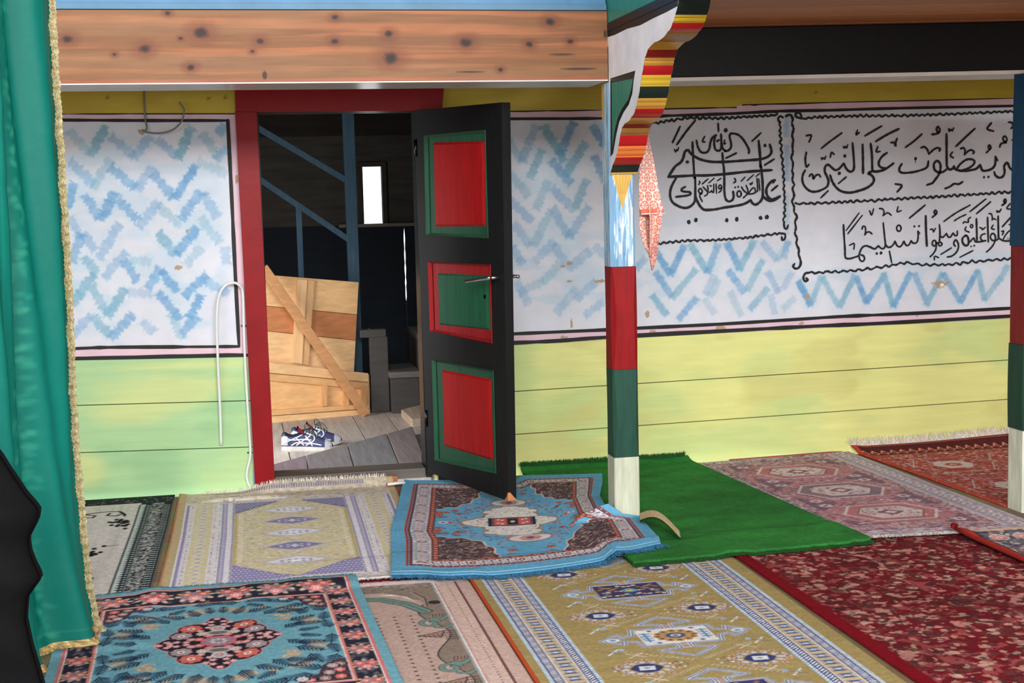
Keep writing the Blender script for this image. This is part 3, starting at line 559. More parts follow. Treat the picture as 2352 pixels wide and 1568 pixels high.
for k in range(3):
    fc, pc = ((150, 28, 32), (30, 88, 62)) if k == 1 else (GR, RD)
    p = MB(); p.hexa(lq(o_[k], -0.016), ln*0.014, fc)
    po = p.build('panel', M['worn'], door, label=('red bordered panel' if k == 1 else 'green bordered panel'))
    p = MB(); q0 = np.array(lq(i_[k], -0.016)); q1 = q0*0.93+q0.mean(0)*0.07-ln*0.009
    q0b = q0+ln*0.002
    p.add(list(q0b)+list(q1), [(0, 1, 2, 3), (4, 5, 6, 7)]+[(j, (j+1) % 4, 4+(j+1) % 4, 4+j) for j in range(4)], pc)
    p.build('raised_field', M['worn'], po, label=('green raised field' if k == 1 else 'red raised field'))
    p = MB(); oo = np.array(lq(o_[k], 0.0)); cen = oo.mean(0)
    ii = oo*0.955+cen*0.045
    vs = list(oo-ln*0.004)+list(ii+ln*0.012)+list(oo+ln*0.004)
    p.add(vs, [(j, (j+1) % 4, 4+(j+1) % 4, 4+j) for j in range(4)]+[(8+j, 8+(j+1) % 4, (j+1) % 4, j) for j in range(4)], fc)
    p.build('moulding', M['worn'], po)
h = MB(); p0 = lp(1146, 637)
h.tube([p0+ln*0.01, p0-ln*0.05], 0.008, 10, (190, 190, 192)); p1 = lp(1146, 637, 0.05); p2 = lp(1095, 645, 0.055)
h.tube([p1+ld*0.012, p1, p1*0.5+p2*0.5, p2], lambda t: 0.0095-0.002*t, 10, (200, 200, 202))
q0 = p0+ln*0.035; h.tube([q0, q0+ln*0.055], 0.008, 10, (190, 190, 192)); h.tube([q0+ln*0.055+ld*0.012, q0+ln*0.055-ld*0.1], 0.008, 10, (195, 195, 197))
h.build('door_handle', M['metal'], door, smooth=True, label='silver lever handle')
kh = MB(); k0 = lp(1111, 681); kh.tube([k0+ln*0.013, k0+ln*0.004], 0.009, 12, (60, 50, 40)); kh.build('keyhole_plate', M['metal'], door)
ch = MB(); c0 = lp(1167, 1150); c1 = lp(1166.5, 1131); c2 = lp(1166.8, 1141)
ch.hexa([c0-ln*0.001+[0, 0, .001], c0+ln*0.0425+[0, 0, .001], c2+ln*0.026, c1+ln*0.010, c1-ln*0.001], ld*0.003, (190, 126, 80))
ch.hexa([c0-ld*0.030+[0, 0, .001], c0+ld*0.002+[0, 0, .001], c1+ld*0.002, c2-ld*0.010], -ln*0.002, (178, 112, 68))
ch.build('splintered_corner', M['wood'], door, label='bare orange wood where the corner broke off')
hg = MB()
for y in (340, 960):
    b0 = lp(Lx(y)+3, y); hg.tube([b0+np.array([0, 0, -.04])-ln*0.004, b0+np.array([0, 0, .04])-ln*0.004], 0.008, 8, (60, 60, 62))
hg.build('hinge', M['metal'], door, smooth=True)

# ------------------------------------------------------------------ passage behind the door
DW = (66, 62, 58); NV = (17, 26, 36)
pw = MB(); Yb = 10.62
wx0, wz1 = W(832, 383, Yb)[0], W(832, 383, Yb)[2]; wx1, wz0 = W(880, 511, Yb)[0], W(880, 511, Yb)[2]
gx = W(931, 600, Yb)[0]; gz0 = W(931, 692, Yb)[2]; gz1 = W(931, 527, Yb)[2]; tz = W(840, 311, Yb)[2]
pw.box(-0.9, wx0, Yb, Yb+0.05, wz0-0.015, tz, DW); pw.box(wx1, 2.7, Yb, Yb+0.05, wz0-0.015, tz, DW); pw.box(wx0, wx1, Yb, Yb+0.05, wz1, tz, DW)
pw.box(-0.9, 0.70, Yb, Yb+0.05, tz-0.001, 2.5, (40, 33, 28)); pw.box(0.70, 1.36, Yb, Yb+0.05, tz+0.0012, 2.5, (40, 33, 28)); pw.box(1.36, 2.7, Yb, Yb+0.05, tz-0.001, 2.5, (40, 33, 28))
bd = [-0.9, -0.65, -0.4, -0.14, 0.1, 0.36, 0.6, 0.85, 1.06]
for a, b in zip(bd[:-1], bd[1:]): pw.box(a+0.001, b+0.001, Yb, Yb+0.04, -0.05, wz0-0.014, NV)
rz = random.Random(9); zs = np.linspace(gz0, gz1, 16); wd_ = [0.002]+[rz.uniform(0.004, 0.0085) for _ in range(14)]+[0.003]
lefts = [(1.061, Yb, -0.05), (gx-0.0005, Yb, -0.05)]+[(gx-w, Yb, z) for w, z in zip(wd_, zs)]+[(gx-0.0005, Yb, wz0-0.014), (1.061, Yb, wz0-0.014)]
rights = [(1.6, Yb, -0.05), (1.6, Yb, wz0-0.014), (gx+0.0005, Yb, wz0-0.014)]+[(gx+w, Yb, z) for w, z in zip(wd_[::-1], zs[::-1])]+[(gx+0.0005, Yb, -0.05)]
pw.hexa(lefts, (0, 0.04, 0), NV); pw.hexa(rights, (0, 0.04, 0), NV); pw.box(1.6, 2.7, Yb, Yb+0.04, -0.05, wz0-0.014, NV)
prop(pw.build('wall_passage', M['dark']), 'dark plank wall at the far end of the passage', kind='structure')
wn = MB(); wn.box(wx0-0.035, wx0, Yb-0.02, Yb+0.06, wz0, wz1+0.035, (58, 52, 44)); wn.box(wx1, wx1+0.035, Yb-0.02, Yb+0.06, wz0, wz1+0.035, (58, 52, 44)); wn.box(wx0, wx1, Yb-0.02, Yb+0.06, wz1, wz1+0.035, (58, 52, 44))
w1 = prop(wn.build('window_1', M['dark'], bevel=0.003), 'small bright window opening in the dark far wall', kind='structure')
ws = MB(); ws.box(0.8, 1.75, Yb-0.05, Yb, wz0-0.03, wz0-0.005, (120, 112, 104)); ws.build('window_sill', M['wood'], w1, 0.003)
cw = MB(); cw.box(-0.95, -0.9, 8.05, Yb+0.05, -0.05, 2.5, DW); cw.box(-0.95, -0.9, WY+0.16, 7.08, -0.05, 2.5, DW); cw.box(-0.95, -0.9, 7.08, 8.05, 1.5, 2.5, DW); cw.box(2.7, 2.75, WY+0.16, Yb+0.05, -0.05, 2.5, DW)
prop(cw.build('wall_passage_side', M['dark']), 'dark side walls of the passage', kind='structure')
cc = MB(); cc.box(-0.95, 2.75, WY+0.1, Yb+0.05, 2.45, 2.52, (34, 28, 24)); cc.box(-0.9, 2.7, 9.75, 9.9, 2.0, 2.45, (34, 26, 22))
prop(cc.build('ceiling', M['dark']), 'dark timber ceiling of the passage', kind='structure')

# stair rail and stair
BLU = (60, 86, 104); Ys = 9.32
st = thing('stair_railing', 'blue painted stair railing in the dark passage behind the door', 'railing', (0.8, Ys, 0))
p = MB(); x0 = W(792, 400, Ys)[0]; x1 = W(818, 400, Ys)[0]; p.box(x0, x1, Ys, Ys+0.07, 0.0, W(805, 262, Ys)[2]+0.12, BLU); p.build('post', M['worn'], st, 0.003)
p = MB(); p.hexa(wq([(585, 281), (792, 404), (792, 419), (585, 297)], Ys+0.01), (0, 0.045, 0), BLU); p.build('handrail', M['worn'], st, 0.002)
p = MB(); p.hexa(wq([(585, 396), (797, 539), (797, 555), (585, 412)], Ys+0.012), (0, 0.045, 0), BLU); p.build('lower_rail', M['worn'], st, 0.002)
p = MB(); b0 = W(680, 480, Ys)[0]; b1 = W(693, 480, Ys)[0]; p.box(b0, b1, Ys+0.02, Ys+0.055, 0.3, W(686, 474, Ys)[2], BLU); p.build('baluster', M['worn'], st, 0.002)
sc_ = thing('stair_steps', 'dark grey wooden steps and stringer beside the leaning panels', 'stairs', (0.95, 9.15, 0))
GY = (74, 70, 68)
p = MB(); p.hexa([(0.86, 9.12, 0), (0.98, 9.12, 0), (0.98, 9.12, 0.5), (0.86, 9.12, 0.56)], (0, 0.06, 0), GY); p.box(0.80, 0.97, 9.11, 9.19, 0.5, 0.55, GY); p.build('stringer', M['wood'], sc_, 0.004)
p = MB(); p.box(0.985, 1.17, 9.05, 9.5, 0.0, 0.235, GY); p.box(0.975, 1.18, 9.03, 9.5, 0.235, 0.275, (112, 106, 102)); p.build('step', M['wood'], sc_, 0.004)
p = MB(); p.box(1.19, 1.7, 9.25, 9.8, 0.0, 0.46, GY); p.box(1.19, 1.7, 9.22, 9.8, 0.46, 0.50, (100, 94, 90)); p.build('step', M['wood'], sc_, 0.004)

# leaning panels, plank and loose boards
PA, PB = (0.228, 8.947), (0.841, 9.104)
def pq(pts, off=0.0): return [tuple(VP(x, y, PA, PB, off)) for x, y in pts]
pn = np.array(VP(700, 800, PA, PB, 0.0))-np.array(VP(700, 800, PA, PB, 1.0)); 
_d = np.array([PB[0]-PA[0], PB[1]-PA[1], 0]); _d /= np.linalg.norm(_d); pn = np.array([-_d[1], _d[0], 0]); pn = pn if pn[1] > 0 else -pn
C1_, C2_, C3_ = (232, 186, 132), (196, 128, 82), (238, 194, 142)
up_ = thing('wooden_hatch', 'tall pine plank panel with an upright batten standing behind the pole', 'wooden panel', (0.45, 9.05, 0))
p = MB()
p.hexa(pq([(590, 629), (824, 648), (820, 722), (590, 700)], -0.05), pn*0.025, C1_); p.hexa(pq([(590, 701), (820, 723), (817, 781), (590, 757)], -0.05), pn*0.025, C2_)
p.hexa(pq([(590, 758), (817, 782), (813, 856), (590, 830)], -0.05), pn*0.025, C3_); p.hexa(pq([(590, 831), (813, 857), (810, 948), (590, 965)], -0.05), pn*0.025, C1_)
p.build('planks', M['wood'], up_, 0.002)
p = MB(); p.hexa(pq([(684, 641), (706, 643), (694, 836), (672, 833)], -0.022), pn*0.027, C3_); p.build('batten', M['woodz'], up_, 0.002)
p = MB(); p.hexa(pq([(706, 643), (723, 645), (709, 840), (694, 836)], -0.030), pn*0.019, (222, 176, 126)); p.build('batten', M['woodz'], up_, 0.002)
lo_ = thing('framed_panel', 'low pine panel with crossing battens behind the shoes', 'wooden panel', (0.5, 9.02, 0))
p = MB(); p.hexa(pq([(590, 831), (848, 860), (850, 950), (590, 974)], -0.02), pn*0.02, (236, 186, 128)); p.build('sheet', M['wood'], lo_, 0.002)
p = MB(); p.hexa(pq([(590, 829), (846, 857), (846, 877), (590, 853)], 0.0), pn*0.02, C3_); p.hexa(pq([(590, 855), (846, 879), (846, 894), (590, 871)], 0.006), pn*0.026, (226, 176, 120)); p.build('top_rail', M['wood'], lo_, 0.002)
p = MB(); p.hexa(pq([(590, 944), (848, 927), (848, 937), (590, 957)], 0.004), pn*0.024, (230, 182, 128)); p.build('middle_rail', M['wood'], lo_, 0.002)
p = MB(); p.hexa(pq([(590, 958), (850, 940), (850, 953), (590, 976)], 0.0), pn*0.02, C3_); p.build('bottom_rail', M['wood'], lo_, 0.002)
for a, b in ((741, 753), (790, 803), (831, 846)):
    p = MB(); p.hexa(pq([(a, 884), (b, 886), (b-1, 932), (a-2, 934)], 0.008), pn*0.028, (222, 168, 114)); p.build('batten', M['woodz'], lo_, 0.002)
pl = MB(); ta = VP(604, 614, PA, PB, 0.06); tb = VP(842, 965, PA, PB, 0.09)
tb[2] = max(tb[2], 0.012)
pl.bar(ta, tb, 0.062, 0.022, up=-pn, col=(206, 150, 102))
prop(pl.build('leaning_plank', M['wood'], bevel=0.004), 'long narrow plank leaning diagonally across the pine panels', 'plank')
gz = 0.05; gp = MB()
def gq(pts): return [tuple(F(x, y, gz)) for x, y in pts]
e0, e1 = (600, 1073), (1010, 962)
ex = lambda x: 1073+(x-600)*(962-1073)/410.0
sx = [(600, 604), (703, 708), (798, 815), (888, 922), (948, 985)]
def seam(a, b, yy=7.05):
    p, q = F(a, ex(a), gz), F(b, 1078, gz); t = (yy-p[1])/(q[1]-p[1]); return p, p+(q-p)*t
for (a, b), (c, d_) in zip(sx[:-1], sx[1:]):
    (p0_, p1_), (q0_, q1_) = seam(a, b), seam(c, d_); g_ = np.array([.002, 0, 0])
    gp.hexa([p1_+g_, p0_+g_, q0_-g_, q1_-g_], (0, 0, -0.04), (128+(a % 7)*2, 122+(a % 5)*2, 130))
prop(gp.build('plank_platform', M['woody'], bevel=0.004), 'low grey plank platform just inside the doorway', 'platform')
sb = MB(); sb.hexa([tuple(F(*q, 0.055)) for q in ((921, 940), (1010, 918), (1030, 955), (946, 962))], (0, 0, -0.055), (196, 178, 158))
prop(sb.build('loose_board', M['woody'], bevel=0.006), 'thick pale board lying on the passage floor beside the door', 'board')

# ------------------------------------------------------------------ beams, ceiling
YB = 5.664; bz0, bz1 = 1.858, 2.134
cv = Canvas(-1.6, 1.553, bz0, bz1, 0.0035, (126, 82, 48))
gr = fbm(cv.X*1.2, cv.Y*55+1.2*fbm(cv.X*2, cv.Y*6, 3), 5, 3); cv.mix((slice(None), slice(None)), 0.55*sstep(0.45, 0.7, gr), (186, 112, 72))
g2 = fbm(cv.X*0.9, cv.Y*9, 15, 3); cv.mix((slice(None), slice(None)), 0.5*sstep(0.5, 0.72, g2), (146, 108, 76))
def bxz(px, py): q = W(px, py, YB); return q[0], q[2]
for px, py, r in ((463, 75, 13), (332, 112, 10), (598, 95, 7), (415, 88, 4), (893, 78, 8), (897, 134, 14), (768, 95, 7), (1070, 98, 11), (1216, 102, 7), (1263, 50, 9), (155, 90, 9), (385, 30, 5), (580, 118, 4), (263, 125, 4), (1310, 95, 6), (770, 40, 6), (438, 155, 7), (1150, 160, 5)):
    x, z = bxz(px, py); s = r*YB/FPX*1.03; k = cv.sl(x-6*s, x+6*s, z-4*s, z+4*s); d = np.hypot((cv.X[k]-x)/1.35, cv.Y[k]-z)/s+0.45*(fbm(cv.X[k]*60, cv.Y[k]*60, px)-.5)
    cv.mix(k, 0.5*sstep(3.2, 0.8, d), (104, 52, 30)); cv.mix(k, 0.8*sstep(1.15, 0.6, d), (70, 36, 24)); cv.mix(k, 0.85*sstep(0.7, 0.35, d), (30, 18, 14))
for px, py, rx, ry in ((608, 173, 5, 9), (1290, 125, 28, 2), (1080, 165, 30, 2), (1330, 158, 40, 2.5), (1390, 78, 4, 9)):
    x, z = bxz(px, py); s = YB/FPX; cv.ell(x, z, rx*s, ry*s, (48, 28, 22), 0.85)
cv.mix((slice(None), slice(None)), 0.7*sstep(bz0+0.016, bz0+0.004, cv.Y+0.006*(vn(cv.X*14, cv.Y*0, 4)-.5)), (168, 92, 66))
bm_ = thing('wooden_beam', 'bare orange pine beam with knots above the doorway', 'beam', (0.0, YB+0.15, bz0))
sheet('beam_timber', cv, lambda x, z: (x, YB+0*x, z), M['wood'], bm_, 0.30, (0, 1, 0), smooth=False)
p = MB(); p.hexa([(-1.6, YB-0.004, bz0-0.007), (1.553, YB-0.004, bz0-0.007), (1.553, YB+0.31, bz0-0.007), (-1.6, YB+0.31, bz0-0.007)], (0, 0, 0.006), (222, 216, 210)); p.build('soffit_board', M['soffit'], bm_, 0.002, label='glossy white board under the beam')
p = MB(); p.box(-1.6, 1.552, YB+0.012, YB+0.06, bz1+0.004, 2.52, (86, 132, 170)); p.box(-1.6, 1.552, YB, YB+0.06, bz1+0.003, bz1+0.028, (88, 128, 156))
prop(p.build('fascia_board', M['gloss'], bevel=0.002), 'pale blue painted board above the orange beam', 'board')
q0 = np.array([1.672, YB, 0]); q1 = np.array([3.25, 5.40, 0]); dirb = (q1-q0)/np.linalg.norm(q1-q0); q1 = q0+dirb*3.4; nb = np.array([-dirb[1], dirb[0], 0])
bk = thing('black_beam', 'black painted beam between the two pillars above the lettering', 'beam', tuple(q0+[0, 0, 1.86]))
p = MB(); p.hexa([q0+[0, 0, 1.862], q1+[0, 0, 1.862], q1+[0, 0, 2.06], q0+[0, 0, 2.06]], nb*0.26, (13, 12, 12)); p.build('beam_timber', M['gloss'], bk, 0.003)
p = MB(); p.hexa([q0+[0, 0, 1.845]-nb*0.004, q1+[0, 0, 1.845]-nb*0.004, q1+[0, 0, 1.861]-nb*0.004, q0+[0, 0, 1.861]-nb*0.004], nb*0.27, (214, 208, 202)); p.build('soffit_board', M['soffit'], bk, 0.002, label='white board under the black beam')
cl = MB(); rs = random.Random(3)
yb0 = 5.75; w_ = 0.13
for i in range(14):
    ya = yb0-w_*(i+1); c = rs.uniform(-12, 12); s = -0.17
    cl.hexa([(1.68, ya+0.001, 2.062+0.001*(i % 2)), (5.2, ya+s*3.52+0.001, 2.062+0.001*(i % 2)), (5.2, ya+w_+s*3.52-0.001, 2.062+0.001*(i % 2)), (1.68, ya+w_-0.001, 2.062+0.001*(i % 2))], (0, 0, 0.03), (176+c, 112+c*.8, 74+c*.6))
cl.box(1.68, 5.2, 5.93, WY, 2.0, 2.04, (120, 84, 60)); cl.box(-2.6, 1.55, 5.98, WY, 2.16, 2.2, (120, 84, 60))
prop(cl.build('ceiling', M['wood'], bevel=0.001), 'brown plank ceiling over the right bay', kind='structure')
tb_ = MB(); tb_.box(1.556, 1.672, 3.6, 6.0, 2.085, 2.42, (46, 134, 118), 0)
tbm = thing('teal_beam', 'teal painted cross beam resting on the carved bracket', 'beam', (1.61, 4.8, 2.05))
tb_.build('beam_timber', M['gloss'], tbm, 0.003)
p = MB(); p.box(1.552, 1.676, 3.6, YB+0.0, 2.05, 2.084, (28, 28, 30)); p.build('edge_strip', M['gloss'], tbm, 0.002, label='black strip along the lower edge')

# ------------------------------------------------------------------ pillars
def loft(rings, name, mat, parent, col, seg=None, label=None):
    """chamfered square sections: (z, x0, x1, y0, y1, chamfer)"""
    mb = MB(); vs = []
    for z, x0, x1, y0, y1, c in rings:
        vs += [(x0+c, y0, z), (x1-c, y0, z), (x1, y0+c, z), (x1, y1-c, z), (x1-c, y1, z), (x0+c, y1, z), (x0, y1-c, z), (x0, y0+c, z)]
    n = len(rings); fs = [(i*8+k, i*8+(k+1) % 8, i*8+8+(k+1) % 8, i*8+8+k) for i in range(n-1) for k in range(8)]+[tuple(range(7, -1, -1)), tuple((n-1)*8+k for k in range(8))]
    mb.add(vs, fs, col); return mb.build(name, mat, parent, label=label)
PX0, PX1, PY0, PY1 = 1.553, 1.662, 5.664, 5.775
zz = [W(1430, y, PY0)[2] for y in (1050, 848, 612)]
pil = thing('painted_pillar', 'central pillar in white, green, red and pale blue bands with carved bracket', 'pillar', (1.607, 5.72, 0))
def band(z0, z1, gx, ch, col, lab, mat='worn'):
    n = 7; r = []
    for i in range(n):
        t = i/(n-1); b = gx*math.sin(math.pi*t); c = ch*(0.35+0.65*math.sin(math.pi*(t*1.0)))
        r.append((z0+(z1-z0)*t, PX0-b*.4, PX1+b, PY0-b, PY1+b*.3, max(0.002, c)))
    return loft(r, 'painted_band', M[mat], pil, col, label=lab)
band(0.0, zz[0]-0.001, 0.001, 0.006, (196, 200, 178), 'white band at the foot'); band(zz[0], zz[1]-0.001, 0.002, 0.014, (36, 74, 62), 'dark green band'); band(zz[1], zz[2]-0.001, 0.004, 0.018, (138, 15, 20), 'red band')
cvp = None
rr = []
for i in range(9):
    t = i/8; rr.append((zz[2]+(1.845-zz[2])*t, PX0-0.001, PX1-0.002, PY0+0.0, PY1, 0.012))
blue_band = loft(rr, 'painted_band', M['worn'], pil, (128, 170, 205), label='weathered pale blue band')
# streaks of bare white on the blue band, as its own colours on fine strips
cv = Canvas(0, PX1-PX0-0.024, zz[2], 1.47, 0.0022, (138, 180, 210))
def streak(cv, sd):
    n = fbm(cv.X*170, cv.Y*14+fbm(cv.X*40, cv.Y*9, sd)*2, sd, 3); cv.mix((slice(None), slice(None)), 0.9*sstep(0.47, 0.56, n), (214, 220, 226))
    n = fbm(cv.X*120, cv.Y*10, sd+6, 2); cv.mix((slice(None), slice(None)), 0.7*sstep(0.60, 0.68, n), (84, 136, 182))
streak(cv, 3)
def pfx(px, py): q = W(px, py, PY0); return q[0]-PX0-0.012, q[2]
tri = [pfx(1407, 402), pfx(1452, 401), pfx(1429, 480)]; cv.poly(tri, (206, 166, 84))
for k in range(5): x = 1414+k*8; cv.line([pfx(x, 404), pfx(1429+(x-1429)*.4, 445)], 0.0016, (160, 112, 50), 0.7)
sheet('weathered_face', cv, lambda x, z: (PX0+0.012+x, PY0-0.0012+0*x, z), M['worn'], blue_band, smooth=False)['label'] = 'streaky blue and white paint with an ochre triangle'
cv = Canvas(0, PY1-PY0-0.026, zz[2], 1.845, 0.0025, (150, 190, 216)); streak(cv, 9)
k = cv.sl(0, 0.2, 1.68, 1.85); cv.mix(k, sstep(1.70, 1.72, cv.Y[k]+0.4*(cv.X[k]-.04))*sstep(0.045, 0.055, cv.X[k]), (208, 168, 90))
sheet('weathered_face', cv, lambda y, z: (PX0-0.0022+0*y, PY0+0.013+y, z), M['worn'], blue_band, smooth=False)

# carved bracket: profile in the plane x = const, extruded by the pillar's width
BX0, BX1 = 1.556, 1.672
prof = [(1558, 3), (1556, 12), (1551, 33), (1546, 48), (1540, 62), (1532, 74), (1522, 84), (1510, 93), (1499, 99), (1491, 107), (1486, 117), (1482, 130), (1478, 150), (1474, 172), (1470, 198), (1466, 222), (1461, 244), (1455, 260), (1447, 272), (1437, 281), (1430, 289), (1426, 303), (1423, 318), (1420, 338), (1415, 358), (1408, 376), (1404, 388), (1402, 400)]
pr = [np.array([p[0], p[1]]) for p in catmull([(a, b, 0) for a, b in prof], 8)]
bands_ = [(0, 31, 'k'), (31, 51, 'y'), (51, 72, 'r'), (72, 96, 'n'), (96, 112, 'o'), (112, 130, 'd'), (130, 149, 'o'), (149, 171, 'r'), (171, 196, 'y'), (196, 223, 'k'), (223, 247, 'o'), (247, 268, 'r'), (268, 282, 'o'), (282, 293, 'd'), (293, 309, 'n'), (309, 335, 'r'), (335, 358, 'e'), (358, 377, 'r'), (377, 394, 'k'), (394, 402, 'o')]
cmap = dict(k=(34, 44, 40), y=(206, 172, 52), r=(176, 32, 36), n=(150, 104, 54), o=(196, 146, 62), d=(130, 34, 30), e=(222, 120, 62))
bp = MB(); yz = []
for a in pr: q = XP(a[0], a[1], BX0); yz.append((q[1], q[2], a[1]))
out = []
for i, (y, z, py) in enumerate(yz):
    b = next(b for b in bands_ if py < b[1]+0.01) if py < 402 else bands_[-1]
    t = (py-b[0])/(b[1]-b[0]); g = 0.005*math.sin(math.pi*min(1, max(0, t)))**0.5
    if b[1]-b[0] > 17 and b[2] in 'yoe': g = 0.004*abs(math.sin(2*math.pi*t))**0.6
    j0, j1 = max(0, i-1), min(len(yz)-1, i+1); ty, tz_ = yz[j1][0]-yz[j0][0], yz[j1][1]-yz[j0][1]; l = math.hypot(ty, tz_)
    ny, nz = tz_/l, -ty/l
    if ny > 0: ny, nz = -ny, -nz
    out.append((y+ny*g, z+nz*g, cmap[b[2]]))
for i in range(len(out)-1):
    (ya, za, c), (yb_, zb, _) = out[i], out[i+1]
    bp.add([(BX0, ya, za), (BX1, ya, za), (BX1, yb_, zb), (BX0, yb_, zb)], [(0, 1, 2, 3)], c)
ztop = 2.049; inner = [(YB+0.002, out[-1][1]), (YB+0.002, ztop), (out[0][0], ztop)]
poly = [(y, z) for y, z, c in out][::-1]+[(out[0][0], ztop), (YB-0.002, ztop), (YB-0.002, out[-1][1])]
WH = (240, 242, 250)
for X in (BX0-0.0005, BX1+0.0005): bp.add([(X, y, z) for y, z in poly], [tuple(range(len(poly)))], WH)
bp.add([(BX0, out[0][0], ztop), (BX1, out[0][0], ztop), (BX1, YB, ztop), (BX0, YB, ztop), (BX0, out[0][0], out[0][1]), (BX1, out[0][0], out[0][1])], [(0, 1, 2, 3), (0, 4, 5, 1)], cmap['k'])
br = bp.build('bracket', M['gloss'], pil, label='carved white bracket with striped scalloped edge')
for f in br.data.polygons: f.use_smooth = False
def bquad(pts, d): return [tuple(XP(x, y, BX0-0.0012-d)) for x, y in pts]
p = MB(); p.hexa(bquad([(1402, 180), (1459, 162), (1455, 185), (1452, 215), (1444, 240), (1432, 258), (1422, 280), (1415, 310), (1408, 352), (1402, 360)], 0.0), (0.001, 0, 0), (28, 34, 36))
p.build('painted_inlay', M['gloss'], br, label='black outline of the teal inlay')
cv = Canvas(0, 1, 0, 1, 0.02, (70, 136, 116))
p = MB(); p.hexa(bquad([(1405, 190), (1453, 181), (1449, 205), (1442, 230), (1428, 250), (1418, 272), (1411, 300), (1406, 338)], 0.0008), (0.001, 0, 0), (72, 138, 116)); p.build('painted_inlay', M['worn'], br, label='teal inlay')
ev = MB(); e_ = [(1393, 66), (1420, 56), (1455, 41), (1500, 21), (1530, 8), (1558, -6)]
ev.hexa(bquad(e_+[(1556, 14), (1530, 28), (1500, 42), (1470, 58), (1440, 66), (1412, 80), (1393, 86)], 0), (0.001, 0, 0), (30, 30, 32)); ev.build('painted_edge', M['gloss'], br, label='black ragged paint line along the top')

# right pillar
rp = thing('painted_pillar', 'pillar at the right edge in white, green, dark red and navy bands', 'pillar', (3.31, 5.38, 0))
RX0, RX1, RY0, RY1 = 3.243, 3.37, 5.315, 5.435
rz_ = [W(2330, y, 5.37)[2] for y in (985, 790, 565)]
for z0, z1, g, c, l in ((0, rz_[0], 0.0, (214, 218, 200), 'white band at the foot'), (rz_[0], rz_[1], 0.006, (30, 66, 54), 'dark green band'), (rz_[1], rz_[2], 0.0, (128, 28, 30), 'dark red band'), (rz_[2], 1.845, 0.0, (24, 62, 92), 'navy band')):
    s = 0.004 if 'navy' in l else (0.003 if 'green' in l else 0)
    r = [(z0+(z1-z0-0.001)*t, RX0-s-g*math.sin(math.pi*t)*.5+(0.012*t if 'navy' in l else 0), RX1+s, RY0-s, RY1+s, 0.006) for t in (0, .2, .4, .6, .8, 1)]
    loft(r, 'painted_band', M['worn'], rp, c, label=l)
# ------------------------------------------------------------------ curtain
ctp = np.array([(124, -90), (127, 0), (131, 100), (137, 200), (142, 300), (147, 400), (152, 500), (158, 600), (162, 700), (166, 800), (170, 900), (175, 1000), (182, 1100), (190, 1200), (200, 1300), (211, 1380), (222, 1430), (236, 1474)], float)
CY = 4.57
Rt = np.array([W(a-13+9*max(0, b)/1474, b, CY) for a, b in ctp]); Rt[:, 2] = np.maximum(Rt[:, 2], 0.036)
Hc = Rt[0, 2]; CWD = 0.68
cd_ = np.array([-0.46, -0.888]); cn_ = np.array([0.888, -0.46])
def cpos(u, z, lift=0.0):
    """u metres left along the curtain from its edge, z height"""
    ex = np.interp(z, Rt[::-1, 2], Rt[::-1, 0]); low = sstep(0.5, 0.0, z)
    q = u/CWD
    f = 0.046*np.sin(2*np.pi*(q*2.3+0.18*(z/2))-0.6)*sstep(0.0, 0.12, q)*(0.75+0.5*low)+0.016*np.sin(2*np.pi*(q*6.1-0.45*z)+1.0)*sstep(0.02, 0.25, q)
    f = f+0.0014*np.sin(z*95+3*np.sin(z*17))*sstep(0.045, 0.0, u)+0.006*(fbm(u*14+0*z, z*9, 5)-0.5)
    lean = 0.05*sstep(0.35, 0.0, z)*q
    x = ex+cd_[0]*u+cn_[0]*(f+lift); y = CY+cd_[1]*u+cn_[1]*(f+lift)-lean
    return x, y, z
cv = Canvas(0, CWD, 0.036, Hc, 0.006, (6, 112, 100))
n = fbm(cv.X*2, cv.Y*1.5, 3); cv.c *= (0.92+0.16*n)[..., None]
rs = random.Random(5)
for col_u in (0.2, 0.27, 0.47, 0.55):
    z = 0.1
    while z < Hc:
        for k in range(7):
            a = rs.uniform(0, 6.28); cv.ell(col_u+0.03*math.cos(a)*rs.random(), z+0.03*math.sin(a), 0.013, 0.008, (60, 150, 126), 0.4, rs.uniform(0, 3))
        z += rs.uniform(0.07, 0.11)
for uu, w in ((0.036, 0.002), (0.33, 0.003)): cv.line([(uu, 0), (uu+0.004, Hc)], w, (70, 140, 122), 0.5)
cv.line([(0, 0.085), (CWD, 0.085)], 0.004, (70, 140, 122), 0.5)
cur = thing('green_curtain', 'shiny green curtain with gold edging hanging at the left edge', 'curtain', (Rt[-1, 0], CY, 0))
sheet('fabric', cv, lambda u, z: cpos(u, z), M['satin'], cur)
cv = Canvas(0, 0.022, 0.03, Hc, 0.0024, (162, 148, 106))
k_ = np.abs(np.sin(cv.Y*330+np.where(cv.X > 0.013, 1.5, 0))); cv.mix((slice(None), slice(None)), 0.55*k_*sstep(0.004, 0.01, cv.X), (120, 104, 62)); cv.mix((slice(None), slice(None)), 0.4*sstep(0.62, 0.7, vn(cv.X*400, cv.Y*120, 3)), (240, 228, 180))
def tpos(u, z):
    x, y, zz = cpos(0*u+0.004, z, 0.004); w = 1+0.3*np.sin(z*40)*0.3
    return x+0.018-u*w*1.0+0.0012*np.sin(z*420), y-0.004+0.002*np.sin(z*210), zz
sheet('lace_trim', cv, tpos, M['lace'], cur, 0.002, (0, 1, 0), smooth=False)['label'] = 'gold lace edging down the side'
cv = Canvas(0, CWD, 0, 0.022, 0.003, (176, 152, 96)); cv.grain(0.6, 260, 4)
sheet('hem_trim', cv, lambda u, t: (lambda c: (c[0], c[1]-0.004, c[2]))(cpos(u, 0.033+t, 0.003)), M['lace'], cur, 0.002, (0, 1, 0))['label'] = 'gold lace edging along the hem'

